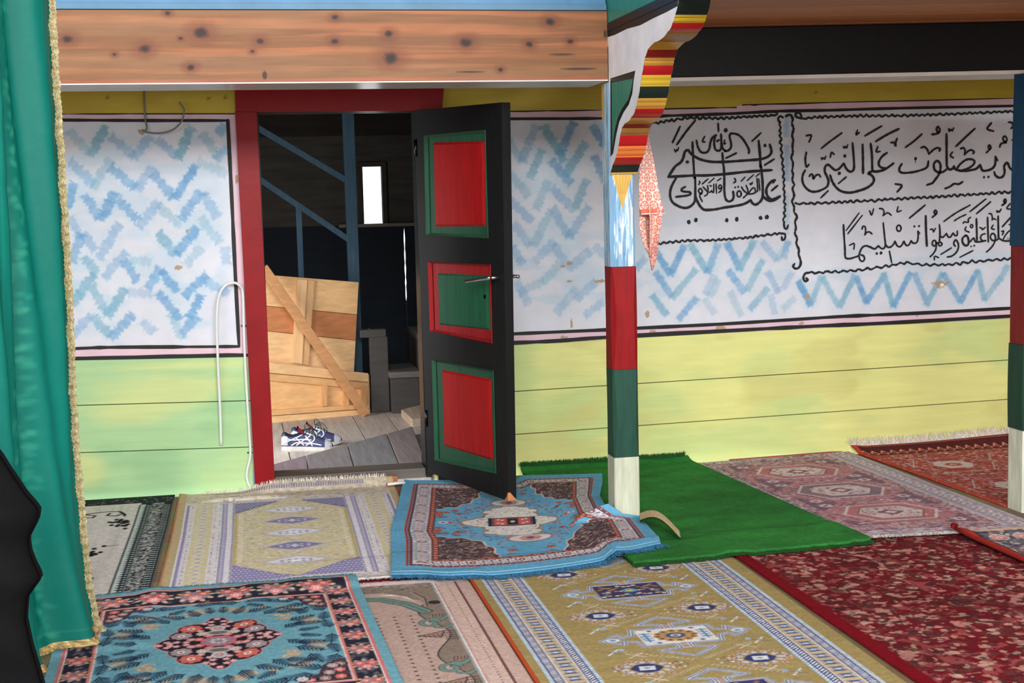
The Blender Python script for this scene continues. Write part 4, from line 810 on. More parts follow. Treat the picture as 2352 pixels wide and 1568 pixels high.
# ------------------------------------------------------------------ dark garment at the lower left
gpx = np.array([(830, -250), (850, -225), (890, -160), (940, -95), (985, -48), (1020, -14), (1040, 3), (1075, 25), (1100, 42), (1130, 62), (1150, 80), (1166, 93), (1185, 92), (1200, 86), (1235, 68), (1262, 72), (1290, 82), (1312, 94), (1326, 97), (1345, 82), (1368, 66), (1420, 62), (1480, 75), (1530, 90), (1580, 104), (1640, 118)], float)
GYD = 3.72
gp3 = np.array([W(b, a, GYD) for a, b in gpx]); gp3 = gp3[gp3[:, 2] > 0.004]
cv = Canvas(0, 1, 0.004, gp3[0, 2]-0.002, 0.01, (9, 9, 12)); cv = Canvas(0, 1.0, 0.004, gp3[0, 2], 0.012, (9, 9, 12))
def gpos(s, z):
    ex = np.interp(z, gp3[::-1, 2], gp3[::-1, 0]); a = s*2*np.pi; top = sstep(gp3[0, 2]+0.002, gp3[0, 2]-0.12, z)
    rx = 0.20*(0.3+0.7*top)+0.05*sstep(.35, .75, z); ry = 0.10*(0.2+0.8*top); f = 0.014*np.sin(5*a+z*9)+0.010*np.sin(z*38+3*a)+0.012*(fbm(s*9, z*11, 8)-.5)
    return ex-rx+(rx+f*(1-np.cos(a))*.5)*np.cos(a), GYD+(ry+f)*np.sin(a)-0.02*np.cos(a*.5), z+0*s
sheet('dark_coat', cv, gpos, M['cloth'])
prop(bpy.data.objects['dark_coat'], 'black crumpled coat hanging in front of the green curtain at lower left', 'coat')

# ------------------------------------------------------------------ towel behind the pillar
tw = thing('patterned_towel', 'coral and white patterned towel hanging beside the pillar under the bracket', 'towel', (1.70, 5.8, 1.0))
def towel(name, rows, Y, amp, ph, hem, label=None):
    R = np.array(rows, float); zc = [W((a+b)/2, y, Y)[2] for y, a, b in R]; xa = [W(a, y, Y)[0] for y, a, b in R]; xb = [W(b, y, Y)[0] for y, a, b in R]
    cv = Canvas(0, 0.10, 0, zc[0]-zc[-1], 0.0014, (242, 226, 218))
    P_ = 0.045
    for j in range(-1, 12):
        for i in range(-1, 6):
            cx = i*P_+(j % 2)*P_/2; cy = j*P_*0.86
            for g in range(6):
                a = g*math.pi/3; ex, ey = cx+0.0155*math.cos(a), cy+0.0155*math.sin(a)
                cv.line([(cx+0.008*math.cos(a), cy+0.008*math.sin(a)), (ex, ey)], 0.004, (226, 116, 94), 0.9)
            cv.loop([(cx+0.019*math.cos(g*math.pi/3), cy+0.019*math.sin(g*math.pi/3)) for g in range(6)], 0.0045, (228, 122, 100), 0.9)
            cv.ell(cx, cy, 0.006, 0.006, (232, 140, 118), 0.8)
    if hem: cv.rect(0, 0.2, 0, 0.022, (228, 120, 98)); cv.rect(0, 0.2, 0, 0.005, (244, 230, 220))
    def fn(u, v):
        z = zc[0]-(zc[0]-zc[-1])-(-v); z = zc[-1]+v; t = u/0.10
        a = np.interp(z, zc[::-1], xa[::-1]); b = np.interp(z, zc[::-1], xb[::-1])
        return a+(b-a)*t, Y-amp*np.sin(np.pi*(t*1.6+ph))-0.01*np.sin(np.pi*2*t+z*6), z
    o = sheet(name, cv, fn, M['terry'], tw, 0.003, (0, 1, 0))
    if label: o['label'] = label
towel('inner_fold', [(470, 1466, 1520), (520, 1466, 1516), (560, 1474, 1512), (585, 1488, 1510), (620, 1495, 1501)], 5.80, 0.012, 0.3, False)
towel('outer_fold', [(300, 1478, 1490), (340, 1474, 1498), (380, 1468, 1506), (420, 1466, 1512), (450, 1466, 1517), (474, 1466, 1522), (492, 1470, 1528)], 5.765, 0.02, 0.1, True, 'outer fold with a coral hem')
towel('hanging_corner', [(474, 1488, 1520), (520, 1490, 1516), (560, 1490, 1506), (590, 1490, 1495)], 5.772, 0.012, 0.6, False)
p = MB(); hk = W(1484, 300, 5.765); p.tube([hk+np.array([-0.03, 0.0, 0.012]), hk+np.array([0, -.008, 0.004]), hk+np.array([0.004, -.01, -.012])], 0.004, 8, (90, 80, 70)); p.build('hanging_nail', M['metal'], tw)

# ------------------------------------------------------------------ cables on the left wall
def cable(name, pts, Y, r, col, mat, label, cat, bulge=None, clips=()):
    P = [W(x, y, Y-(bulge[i] if bulge else 0)) for i, (x, y) in enumerate(pts)]
    t = thing(name, label, cat, tuple(P[-1]))
    MB().tube(P, r, 10, col, smooth=6).build('cable', mat, t, smooth=True)
    for x, y in clips:
        q = W(x, y, Y-0.002); m = MB(); m.box(q[0]-0.013, q[0]+0.013, WY-0.0165, Y+0.009, q[2]-0.004, q[2]+0.004, (70, 66, 62)); m.build('clip', M['metal'], t, 0.001)
cable('white_cable', [(508, 1022), (506, 950), (501, 840), (498, 740), (502, 685), (515, 658), (535, 649), (551, 656), (558, 675), (560, 750), (563, 830), (568, 920), (573, 1000), (575, 1045), (567, 1085), (570, 1108), (577, 1119)], WY-0.029, 0.0066, (222, 224, 222), M['plastic'], 'white looped cable fixed to the wall left of the door frame', 'cable',
      bulge=[0.0, 0.01, 0.025, 0.03, 0.03, 0.03, 0.025, 0.015, 0.0, 0, 0, 0, 0, 0, 0.002, 0.006, 0.01], clips=[(560, 748), (574, 1040)])
cable('grey_wire', [(330, 196), (331, 240), (334, 275), (337, 294), (331, 301), (326, 298), (334, 303), (356, 306), (380, 304), (402, 295), (418, 277), (423, 255), (419, 244), (412, 234)], WY-0.018, 0.0042, (122, 122, 116), M['plastic'], 'thin grey wire curling out of a hole at the top of the wall', 'wire',
      bulge=[0.0, 0, 0, 0.004, 0.006, 0, 0.006, 0.02, 0.03, 0.03, 0.03, 0.03, 0.03, 0.03])
t = thing('white_pipe', 'short white tube lying by the sill beside the blue rug', 'tube', tuple(F(905, 1113, 0.02)))
MB().tube([F(889, 1112, 0.022), F(930, 1108, 0.022)], 0.007, 10, (232, 230, 226)).build('tube', M['plastic'], t, smooth=True)
MB().tube([F(887, 1112.2, 0.022), F(890, 1112, 0.022)], 0.0075, 10, (206, 80, 60)).build('end_cap', M['plastic'], t, smooth=True, label='orange end')

# ------------------------------------------------------------------ shoes
def shoe(label, loc, rot, flip):
    L = 0.285; t_ = [0, .03, .1, .2, .45, .7, .85, .95, .985, 1]
    wv_ = lambda t: np.interp(t, t_, [.014, .024, .031, .035, .036, .046, .044, .031, .018, .005])
    hv_ = lambda t: np.interp(t, [0, .04, .2, .35, .5, .65, .8, .92, 1], [.058, .076, .066, .080, .082, .062, .045, .037, .015])
    bow = lambda t: 0.012*math.sin(math.pi*t)*flip
    sz = lambda t: 0.020+0.011*(1-t)
    root = thing('running_shoe', label, 'shoe', (0, 0, 0), 'pair of running shoes inside the doorway')
    def S(t, a, e=0.0):
        c, s = math.cos(a), math.sin(a); w = wv_(t)+e
        return (L*t, bow(t)+w*math.copysign(abs(c)**0.8, c), sz(t)+(hv_(t)+e)*s**0.75)
    m = MB(); n = 30; k = 16
    amax = lambda t: math.pi/2*(1-0.42*float(sstep(0.03, 0.12, t))*float(sstep(0.56, 0.44, t)))
    vs = []; 
    for side in (0, 1):
        b = len(m.v); v = []
        for i in range(n+1):
            t = i/n
            for j in range(k+1):
                a = amax(t)*j/k; v.append(S(t, a if side == 0 else math.pi-a))
        m.add(v, [(i*(k+1)+j, (i+1)*(k+1)+j, (i+1)*(k+1)+j+1, i*(k+1)+j+1) for i in range(n) for j in range(k)], (68, 74, 112))
    m.build('upper', M['mesh'], root, smooth=True)
    m = MB(); v = []
    N = 40
    out = [(L*(i/N), bow(i/N)+wv_(i/N)+.004) for i in range(N+1)]+[(L*(i/N), bow(i/N)-wv_(i/N)-.004) for i in range(N, -1, -1)]
    out[0] = (-.004, .012); out[-1] = (-.004, -.012); out[N] = (L+.004, bow(1)+.005); out[N+1] = (L+.004, bow(1)-.005)
    nn = len(out)
    for zf in (0.0, 0.008, 0.03):
        for x, y in out:
            t = min(1, max(0, x/L)); toe = 0.012*max(0, (t-0.8)/0.2)**2; e = (0.92, 1.0, 0.95)[(zf > 0)+(zf > .01)]; x = x+(0.010*(1-t)-0.010*t if zf == 0 else (0.005*(1-t) if zf > .01 else 0))
            v.append((x, y*e, (sz(t)+0.002)*(zf/0.03)+toe*(1-zf/0.03)))
    m.add(v, [(r*nn+i, r*nn+(i+1) % nn, (r+1)*nn+(i+1) % nn, (r+1)*nn+i) for r in range(2) for i in range(nn)]+[tuple(range(nn-1, -1, -1)), tuple(range(2*nn, 3*nn))], (206, 202, 196))
    m.build('sole', M['rubber'], root)
    m = MB()
    for side in (1, -1):
        an = lambda a: a if side > 0 else math.pi-a
        for pts in ([(.02, .1), (.12, .3), (.3, .62), (.42, .9)], [(.05, .75), (.2, .5), (.42, .42), (.6, .5)], [(.3, .05), (.42, .3), (.55, .75), (.58, 1.1)], [(.45, .05), (.36, .3), (.3, .6)], [(.48, .05), (.6, .3), (.66, .7), (.64, 1.2)], [(.62, .05), (.56, .35), (.48, .75)], [(.2, .05), (.3, .2), (.44, .18), (.62, .22), (.8, .2)], [(.46, 1.15), (.54, 1.12), (.62, 1.2)]):
            m.tube([S(t, an(a), 0.001) for t, a in pts], 0.0038, 6, (232, 232, 238), smooth=5)
    tc_ = [S(t, a, 0.0014) for t in (.86, .93, .985) for a in np.linspace(0.02, math.pi-0.02, 15)]
    m.add(tc_, [(r*15+j, r*15+j+1, (r+1)*15+j+1, (r+1)*15+j) for r in range(2) for j in range(14)], (206, 208, 216))
    hc = [S(t, a, 0.0014) for t in (0.0, .03, .08, .13) for a in np.linspace(0.05, 0.8, 8)]
    for sgn in (1, -1):
        q = [(p[0], p[1] if sgn > 0 else 2*bow(p[0]/L)-p[1], p[2]) for p in hc]; m.add(q, [(r*8+j, r*8+j+1, (r+1)*8+j+1, (r+1)*8+j) for r in range(3) for j in range(7)], (186, 188, 198))
    m.build('overlays', M['rubber'], root, smooth=True, label='white and grey side stripes')
    m = MB(); v = []
    for i in range(9):
        f = i/8; x = L*(.60-.27*f); z = sz(.5)+0.052+0.052*f**1.4; w = .016+.012*f
        v += [(x, bow(.5)-w, z-.008), (x, bow(.5)-w*.5, z), (x, bow(.5)+w*.5, z), (x, bow(.5)+w, z-.008)]
    m.add(v, [(i*4+j, (i+1)*4+j, (i+1)*4+j+1, i*4+j+1) for i in range(8) for j in range(3)], (206, 34, 58)); m.hexa([v[-4], v[-3], v[-2], v[-1]], (-.006, 0, .010), (30, 30, 34))
    m.build('tongue', M['mesh'], root, label='red tongue')
    m = MB()
    for i in range(5):
        t = .46+.055*i; y = .02; z0 = S(t, math.pi/2, .004)[2]
        m.tube([(L*t, bow(t)-y, z0-.007), (L*(t+.02), bow(t), z0+.004), (L*(t+.04), bow(t)+y, z0-.008)], .0024, 6, (196, 200, 200), smooth=4)
        m.tube([(L*t, bow(t)+y, z0-.007), (L*(t+.02), bow(t), z0+.005), (L*(t+.04), bow(t)-y, z0-.008)], .0024, 6, (70, 80, 78), smooth=4)
    z0 = S(.47, math.pi/2, .01)[2]
    for sgn in (1, -1):
        m.tube([(L*.47, 0, z0), (L*.46, sgn*.02, z0+.03), (L*.53, sgn*.038, z0+.018), (L*.56, sgn*.03, z0-.006), (L*.49, 0, z0+.002)], .0021, 6, (86, 96, 92), smooth=6)
        m.tube([(L*.48, 0, z0), (L*.56, sgn*.012, z0+.012), (L*.64, sgn*.034, z0-.004), (L*.70, sgn*.045, z0-.03)], .0021, 6, (60, 68, 66), smooth=6)
    m.build('laces', M['cloth'], root, smooth=True)
    m = MB(); c = [S(t, amax(t), .001) for t in np.linspace(.03, .5, 14)]; d = [S(t, math.pi-amax(t), .001) for t in np.linspace(.5, .03, 14)]
    m.tube(c, .004, 6, (40, 44, 60)); m.tube(d, .004, 6, (40, 44, 60)); m.tube([c[0], S(.0, 1.3, .0), d[-1]], .004, 6, (40, 44, 60), smooth=4)
    m.build('collar', M['cloth'], root, smooth=True, label='dark padded collar')
    root.location = loc; root.rotation_euler = (0, 0, rot)
    for ch_ in root.children: ch_.matrix_parent_inverse = Matrix.Identity(4)
    return root
sh = F(646, 1036, 0.0)
shoe('blue and white running shoe nearest the doorway, red tongue up', (sh[0]+0.005, sh[1]-0.01, 0.001), -0.2, 1)
sh = F(672, 1028, 0.0)
shoe('blue and white running shoe behind its pair, on the passage floor', (sh[0], sh[1]+0.06, 0.001), -0.16, -1)
# ------------------------------------------------------------------ carpets
GRP = 'carpets laid over the floor'
# the carpets overlap: each lies on top of those named before it
LAYERS = [('black', [(-1.3, 4.5), (-1.3, 6.83), (-.314, 6.83), (-.345, 4.5)], .0075), ('redmat', [(.2, 4.985), (.2, 5.3), (.62, 5.3), (.62, 4.985)], .006),
 ('beige', [(.05, 3.6), (.05, 5.01), (.795, 4.99), (.795, 3.6)], .0075), ('olive', [(.80, 3.45), (.80, 5.18), (1.82, 5.18), (1.806, 3.45)], .0075),
 ('dred', [(1.829, 3.4), (1.829, 5.25), (2.80, 5.25), (2.80, 3.4)], .0085), ('pale', [(2.375, 5.04), (2.30, 6.82), (3.165, 6.86), (3.19, 5.0)], .0075),
 ('tan', [(-.312, 5.0), (-.296, 6.815), (.74, 6.82), (.690, 4.99)], .0075), ('red', [(3.236, 5.445), (3.172, 6.84), (4.52, 6.84), (4.55, 5.445)], .0105),
 ('bordered', [(2.78, 3.8), (2.775, 5.07), (3.75, 5.03), (3.75, 3.8)], .012), ('turf', [(1.42, 4.915), (1.385, 6.835), (2.265, 6.835), (2.41, 4.97)], .0205), ('teal', [(-.6, 3.62), (-.62, 5.1), (.40, 5.15), (.44, 3.62)], .008), ('blue', [(.52, 4.85), (.8, 6.95), (1.76, 6.7), (1.63, 5.15)], .008)]
def stack(x, y, key):
    z = 0.003+0*x
    for nm, P, th in LAYERS:
        if nm == key: z = z+max(0, th-.0075); break
        P = np.array(P); c = P.mean(0); d = np.full(np.shape(x), 1e9)
        for a, b in zip(P, np.roll(P, -1, 0)):
            n = np.array([-(b-a)[1], (b-a)[0]]); n /= np.linalg.norm(n)
            if n @ (c-a) < 0: n = -n
            d = np.minimum(d, (x-a[0])*n[0]+(y-a[1])*n[1])
        z = z+th*sstep(-0.085, -0.02, d)
    return z
def edge(pts):
    P = np.array(pts, float); d = np.concatenate([[0], np.cumsum(np.linalg.norm(np.diff(P, axis=0), axis=1))]); d /= d[-1]
    return lambda t: np.stack([np.interp(t, d, P[:, i]) for i in range(P.shape[1])], -1)
def rug_fn(cv, left, right, z, rip=0.0015, zf=None, sd=1, off=None):
    def fn(u, v):
        s = (u-cv.x0)/(cv.x1-cv.x0); t = (v-cv.y0)/(cv.y1-cv.y0); a = left(t); b = right(t)
        x = a[..., 0]*(1-s)+b[..., 0]*s; y = a[..., 1]*(1-s)+b[..., 1]*s
        if off: dx, dy = off(s, t); x = x+dx; y = y+dy
        zz = stack(x, y, z)+0.001*fbm(x*5, y*4, sd)
        if zf: zz = zz+zf(s, t)
        return x, y, zz
    return fn
def carpet(name, label, cv, fn, thick=0.006, mat='rug', side=None, smooth=True):
    o = sheet(name, cv, fn, M[mat], None, thick, side=side, smooth=smooth); return prop(o, label, 'carpet', GRP)
def fringe(parent, pts, dirv, length, n, col, name='fringe', w=0.003, drop=0.006, seed=1, jit=0.35, mat='fringe', up=0.0):
    e = edge(pts); rs = np.random.RandomState(seed); t = (np.arange(n)+rs.rand(n))/n; P = e(t)-np.array([0, 0, .003 if up == 0 and dirv[2] < .3 else 0]); d = np.array(dirv, float); d /= np.linalg.norm(d); sd = np.array([-d[1], d[0], 0])/max(1e-6, math.hypot(d[0], d[1]))
    vs = []; fs = []; cs = []
    for p in P:
        L = length*(0.7+0.5*rs.rand()); a = jit*rs.randn(); dd = d*math.cos(a)+sd*math.sin(a); q = p+dd*L*0.5+np.array([0, 0, up*rs.rand()]); r = p+dd*L+sd*rs.randn()*L*.15+np.array([0, 0, -drop*0.08*rs.rand()]); b = len(vs); h = sd*w/2
        zz = np.array([0, 0, 0.0015])
        vs += [p-h, p+h, q+h*.8+zz, q-h*.8+zz, r+h*.3, r-h*.3]; fs += [(b, b+1, b+2, b+3), (b+3, b+2, b+4, b+5)]; c = np.array(col)*(0.82+0.3*rs.rand()); cs += [c]*6
    me = raw_mesh(name, np.array(vs), np.array(fs), lin(np.clip(np.array(cs), 0, 255)), False); me.materials.append(M[mat])
    return link(bpy.data.objects.new(name, me), parent)
def flower(cv, x, y, r, petal, heart=(240, 220, 210), n=6, ring=None):
    if ring is not None: cv.ell(x, y, r*1.12, r*1.12, ring)
    for k in range(n):
        a = k*2*math.pi/n+x*9; cv.ell(x+r*.55*math.cos(a), y+r*.55*math.sin(a), r*.5, r*.38, petal, 1, a)
    cv.ell(x, y, r*.36, r*.36, heart); cv.ell(x, y, r*.15, r*.15, (170, 60, 60))
def sprig(cv, x, y, ang, L, col, n=5, lw=0.0026, leaf=0.3, a=1.0, lw2=.2):
    c, s = math.cos(ang), math.sin(ang); cv.line([(x, y), (x+c*L, y+s*L)], lw, col, a)
    for i in range(n):
        f = (i+0.6)/n; px, py = x+c*L*f, y+s*L*f; l = L*leaf*(1.1-0.5*f)
        for sg in (1, -1):
            g = ang+sg*0.8; cv.ell(px+math.cos(g)*l*.55, py+math.sin(g)*l*.55, l*.55, l*lw2, col, a, g)
    cv.ell(x+c*L*1.05, y+s*L*1.05, L*leaf*.4, L*leaf*.15, col, a, ang)
ALL = (slice(None), slice(None))

# 1 teal floral carpet in the foreground ------------------------------------------
TEAL = (112, 166, 182); NAVY = (44, 42, 58); PINK = (206, 118, 116); CORAL = (212, 110, 98)
hw, hh, ox, oy = 0.37, 0.43, 0.475, 0.618
cv = Canvas(-0.507, 0.507, -0.65, 0.65, 0.0034, TEAL)
cv.rect(-ox, ox, -oy, oy, PINK); cv.rect(-ox+.010, ox-.010, -oy+.010, oy-.010, (226, 206, 206)); cv.rect(-ox+.015, ox-.015, -oy+.015, oy-.015, NAVY)
rs = random.Random(2)
def border_flowers(hor):
    for sg in (1, -1):
        m = (hh+oy)/2 if hor else (hw+ox)/2; N = 6 if hor else 8; span = (hw+ox)/2 if hor else (hh+oy)/2; sp = .055 if hor else .026
        for k in range(70 if hor else 90):
            p = rs.uniform(-span, span); q = sg*m+rs.uniform(-sp, sp)*1.1; x, y = (p, q) if hor else (q, p)
            sprig(cv, x, y, rs.uniform(0, 6.28), .026, rs.choice([(118, 112, 118), (140, 132, 132), (96, 98, 112)]), 3, .002, .42)
        for i in range(N):
            p = -span+2*span*(i+.5)/N; q = sg*m; x, y = (p, q) if hor else (q, p)
            A = 1.15 if hor else .78
            for g in range(10):
                a = g*.628+i; cv.ell(x+.050*A*math.cos(a), y+.046*A*math.sin(a), .012*A, .008*A, (198, 176, 148), 1, a)
            cv.ell(x, y, .044*A, .04*A, (140, 128, 134))
            for (ax, ay, c) in ((-.024, .014, PINK), (.024, .012, CORAL), (0, -.022, (222, 150, 150))): flower(cv, x+ax*A, y+ay*A, .021*A, c, (244, 226, 218), 6, (170, 78, 84) if i % 2 else None)
border_flowers(True); border_flowers(False)
cv.ringbox(-ox, ox, -oy, oy, .010, PINK); cv.ringbox(-ox+.010, ox-.010, -oy+.010, oy-.010, .004, (226, 206, 206))
cv.rect(-hw-.014, hw+.014, -hh-.014, hh+.014, (212, 128, 116)); cv.rect(-hw-.005, hw+.005, -hh-.005, hh+.005, (228, 208, 210)); cv.rect(-hw, hw, -hh, hh, TEAL)
def sym(f):
    for sx in (1, -1):
        for sy in (1, -1): f(sx, sy)
SPR = (34, 50, 74); BEI = (178, 164, 146)
def q1(sx, sy):
    for (x, y, rx, ry) in ((.11, .315, .05, .028), (.24, .275, .034, .03), (.305, .13, .026, .045), (.215, .185, .026, .03), (.05, .335, .03, .02), (.33, .36, .03, .02)):
        for k in range(16):
            r = random.Random(k*7+int(x*1000)); cv.ell(sx*(x+r.uniform(-1, 1)*rx), sy*(y+r.uniform(-1, 1)*ry), .014, .009, BEI, .8)
        for k in range(9):
            r = random.Random(k*5+int(y*1000)); cv.ell(sx*(x+r.uniform(-1, 1)*rx), sy*(y+r.uniform(-1, 1)*ry), .003, .003, (232, 200, 160))
    for (x, y, a, L) in ((.06, .275, 1.2, .07), (.10, .265, .5, .075), (.155, .225, .9, .07), (.19, .235, .2, .07), (.23, .13, .5, .08), (.235, .09, .1, .08), (.21, .06, .7, .07), (.27, .20, 1.2, .07), (.02, .30, 1.5, .06), (.16, .32, 2.4, .06), (.29, .24, 2.6, .06), (.30, .33, 3.6, .08), (.27, .37, 3.0, .08), (.35, .22, 1.9, .08), (.34, .12, 1.4, .07), (.355, .03, 1.7, .07), (.20, .40, 3.1, .08), (.08, .41, 3.0, .08), (.25, .02, .3, .06)):
        sprig(cv, sx*x, sy*y, math.atan2(sy*math.sin(a), sx*math.cos(a)), L*1.08, SPR, 6, .0030, .34, lw2=.13)
    # corner ornament
    cv.poly([(sx*hw, sy*hh), (sx*(hw-.16), sy*hh), (sx*(hw-.13), sy*(hh-.04)), (sx*(hw-.09), sy*(hh-.06)), (sx*(hw-.075), sy*(hh-.12)), (sx*(hw-.03), sy*(hh-.16)), (sx*hw, sy*(hh-.17))], (80, 60, 70))
    for (x, y, c) in ((.03, .03, CORAL), (.075, .025, (150, 130, 132)), (.12, .018, PINK), (.028, .08, PINK), (.06, .065, (160, 140, 140)), (.022, .125, (150, 126, 128)), (.14, .03, (196, 190, 196)), (.045, .115, (178, 160, 156))): cv.ell(sx*(hw-x), sy*(hh-y), .024, .016, (40, 34, 46)); flower(cv, sx*(hw-x), sy*(hh-y), .018, c, (232, 214, 208), 7)
sym(q1)
MED = (42, 36, 50)
def medshape(grow, col):
    for (x, y, rx, ry) in ((0, 0, .12, .17), (0, .13, .05, .10), (.10, .075, .052, .052), (.13, 0, .055, .06), (.075, .14, .05, .048), (.165, 0, .028, .03), (0, .215, .026, .032)):
        for sx in (1, -1):
            for sy in (1, -1): cv.ell(sx*x, sy*y, rx+grow, ry+grow, col)
medshape(.006, (216, 140, 136)); medshape(0.002, MED)
def q2(sx, sy):
    for (x, y, r, c) in ((.085, .145, .036, CORAL), (.115, .078, .034, (168, 150, 156)), (.05, .085, .02, (198, 186, 180)), (.06, .03, .017, PINK), (.085, .035, .015, (216, 150, 152)), (.03, .06, .016, PINK)): flower(cv, sx*x, sy*y, r, c, (236, 222, 220), 8)
    for (x, y) in ((.02, .17), (.04, .19), (.02, .205), (.055, .115), (.03, .145), (.13, .02), (.15, .01), (.16, .025), (.10, .012)): flower(cv, sx*x, sy*y, .0125, (224, 160, 160), (250, 236, 230), 5)
sym(q2); flower(cv, 0, .235, .013, (224, 160, 160)); flower(cv, 0, -.235, .013, (224, 160, 160)); flower(cv, .185, 0, .014, (224, 160, 160)); flower(cv, -.185, 0, .014, (224, 160, 160))
for sy in (1, -1): cv.ell(0, sy*.085, .04, .026, (198, 186, 176)); cv.ell(0, sy*.085, .03, .016, (120, 110, 112)); cv.ell(0, sy*.13, .025, .03, (190, 200, 208)); flower(cv, 0, sy*.13, .016, (206, 130, 130))
cv.ell(0, 0, .056, .05, (196, 112, 130)); cv.ell(0, 0, .042, .036, (150, 140, 150))
for k in range(8): cv.ell(.022*math.cos(k*.785), .02*math.sin(k*.785), .008, .006, (224, 200, 200), 1, k*.785)
cv.grain(0.12, 300, 3)
L_ = edge([(-.585, 3.83), (-.615, 5.065)]); R_ = edge([(.436, 3.84), (.396, 5.105)])
fn = rug_fn(cv, L_, R_, 'teal', .002, sd=4, off=lambda s, t: (0, .03*np.sin(s*np.pi*1.3)*t-.012*t-.17*(1-t)**3))
o = carpet('teal_carpet', 'teal floral carpet with a dark rose medallion, nearest the viewer beside the curtain', cv, fn, .007, side=(92, 150, 166))
tx = np.linspace(-.507, .507, 24); ed = np.stack(fn(tx, np.full(24, .648)), -1)-[0, 0, .002]
fringe(o, ed+[0, 0, .003], (0, 1, 0), .030, 620, (74, 132, 146), w=.0035, drop=.008, seed=3)

# 2 olive carpet with stepped medallions ------------------------------------------
OLV = (160, 142, 94); BLU_ = (62, 72, 128); LBL = (160, 184, 206); WHI = (214, 212, 210)
ox0, ox1 = .808, 1.817
cv = Canvas(ox0, ox1, 3.45, 5.18, 0.0034, OLV)
def stripe(a, b, c): cv.rect(a, b, 3.4, 5.3, c)
def guard(x0, wd, c1, c2, per, sk=0):
    stripe(x0, x0+wd, c1); k = cv.sl(x0, x0+wd, 3.4, 5.3); t = ((cv.Y[k]+sk*(cv.X[k]-x0))/per) % 1; cv.mix(k, ((t > .5) & (cv.X[k] > x0) & (cv.X[k] < x0+wd)).astype(float), c2)
for flip in (0, 1):
    g = (lambda a, w: a) if not flip else (lambda a, w: 2*1.2985-a-w)
    for a, w in ((.838, .145),): stripe(g(a, w), g(a, w)+w, (190, 176, 148))
    guard(g(.838, .014), .014, (206, 218, 230), (150, 178, 204), .016, 1.0); stripe(g(.852, .005), g(.852, .005)+.005, BLU_); guard(g(.857, .022), .022, WHI, (86, 96, 142), .016, .9); stripe(g(.879, .004), g(.879, .004)+.004, BLU_); stripe(g(.883, .005), g(.883, .005)+.005, WHI)
    c0 = g(.888, .058); 
    for i in range(30):
        y = 3.45+i*.06
        x = c0+.029
        cv.poly([(x-.024, y-.018), (x+.024, y-.018), (x+.012, y), (x+.024, y+.018), (x-.024, y+.018), (x-.012, y)], (60, 72, 124)); cv.ell(x, y, .012, .010, (150, 180, 196)); cv.line([(x-.02, y-.012), (x+.02, y+.012)], .003, WHI); cv.line([(x-.02, y+.012), (x+.02, y-.012)], .003, WHI)
        cv.poly([(x-.014, y+.03), (x, y+.022), (x+.014, y+.03), (x, y+.038)], (206, 170, 130)); cv.ell(x-.024, y+.03, .004, .006, (206, 170, 130)); cv.ell(x+.024, y+.03, .004, .006, (206, 170, 130))
    stripe(g(.946, .005), g(.946, .005)+.005, WHI); stripe(g(.951, .004), g(.951, .004)+.004, BLU_); guard(g(.955, .020), .020, WHI, (90, 100, 146), .016, -.9); stripe(g(.975, .004), g(.975, .004)+.004, BLU_); guard(g(.979, .012), .012, (206, 218, 230), (150, 178, 204), .016, -1.0)
CX = 1.32
def arrow_pts(k=1.0):
    a, b = .125, .082      # half body
    w = .022; 
    return [(-a, -b), (-w, -b), (-w, -b-.035), (-.09, -b-.05), (0, -b-.118), (.09, -b-.05), (w, -b-.035), (w, -b), (a, -b), (a+.012, -.03), (a+.05, -.018), (a+.055, -.05), (a+.115, 0), (a+.055, .05), (a+.05, .018), (a+.012, .03), (a, b), (w, b), (w, b+.035), (.09, b+.05), (0, b+.118), (-.09, b+.05), (-w, b+.035), (-w, b), (-a, b), (-a-.012, .03), (-a-.05, .018), (-a-.055, .05), (-a-.115, 0), (-a-.055, -.05), (-a-.05, -.018), (-a-.012, -.03)]
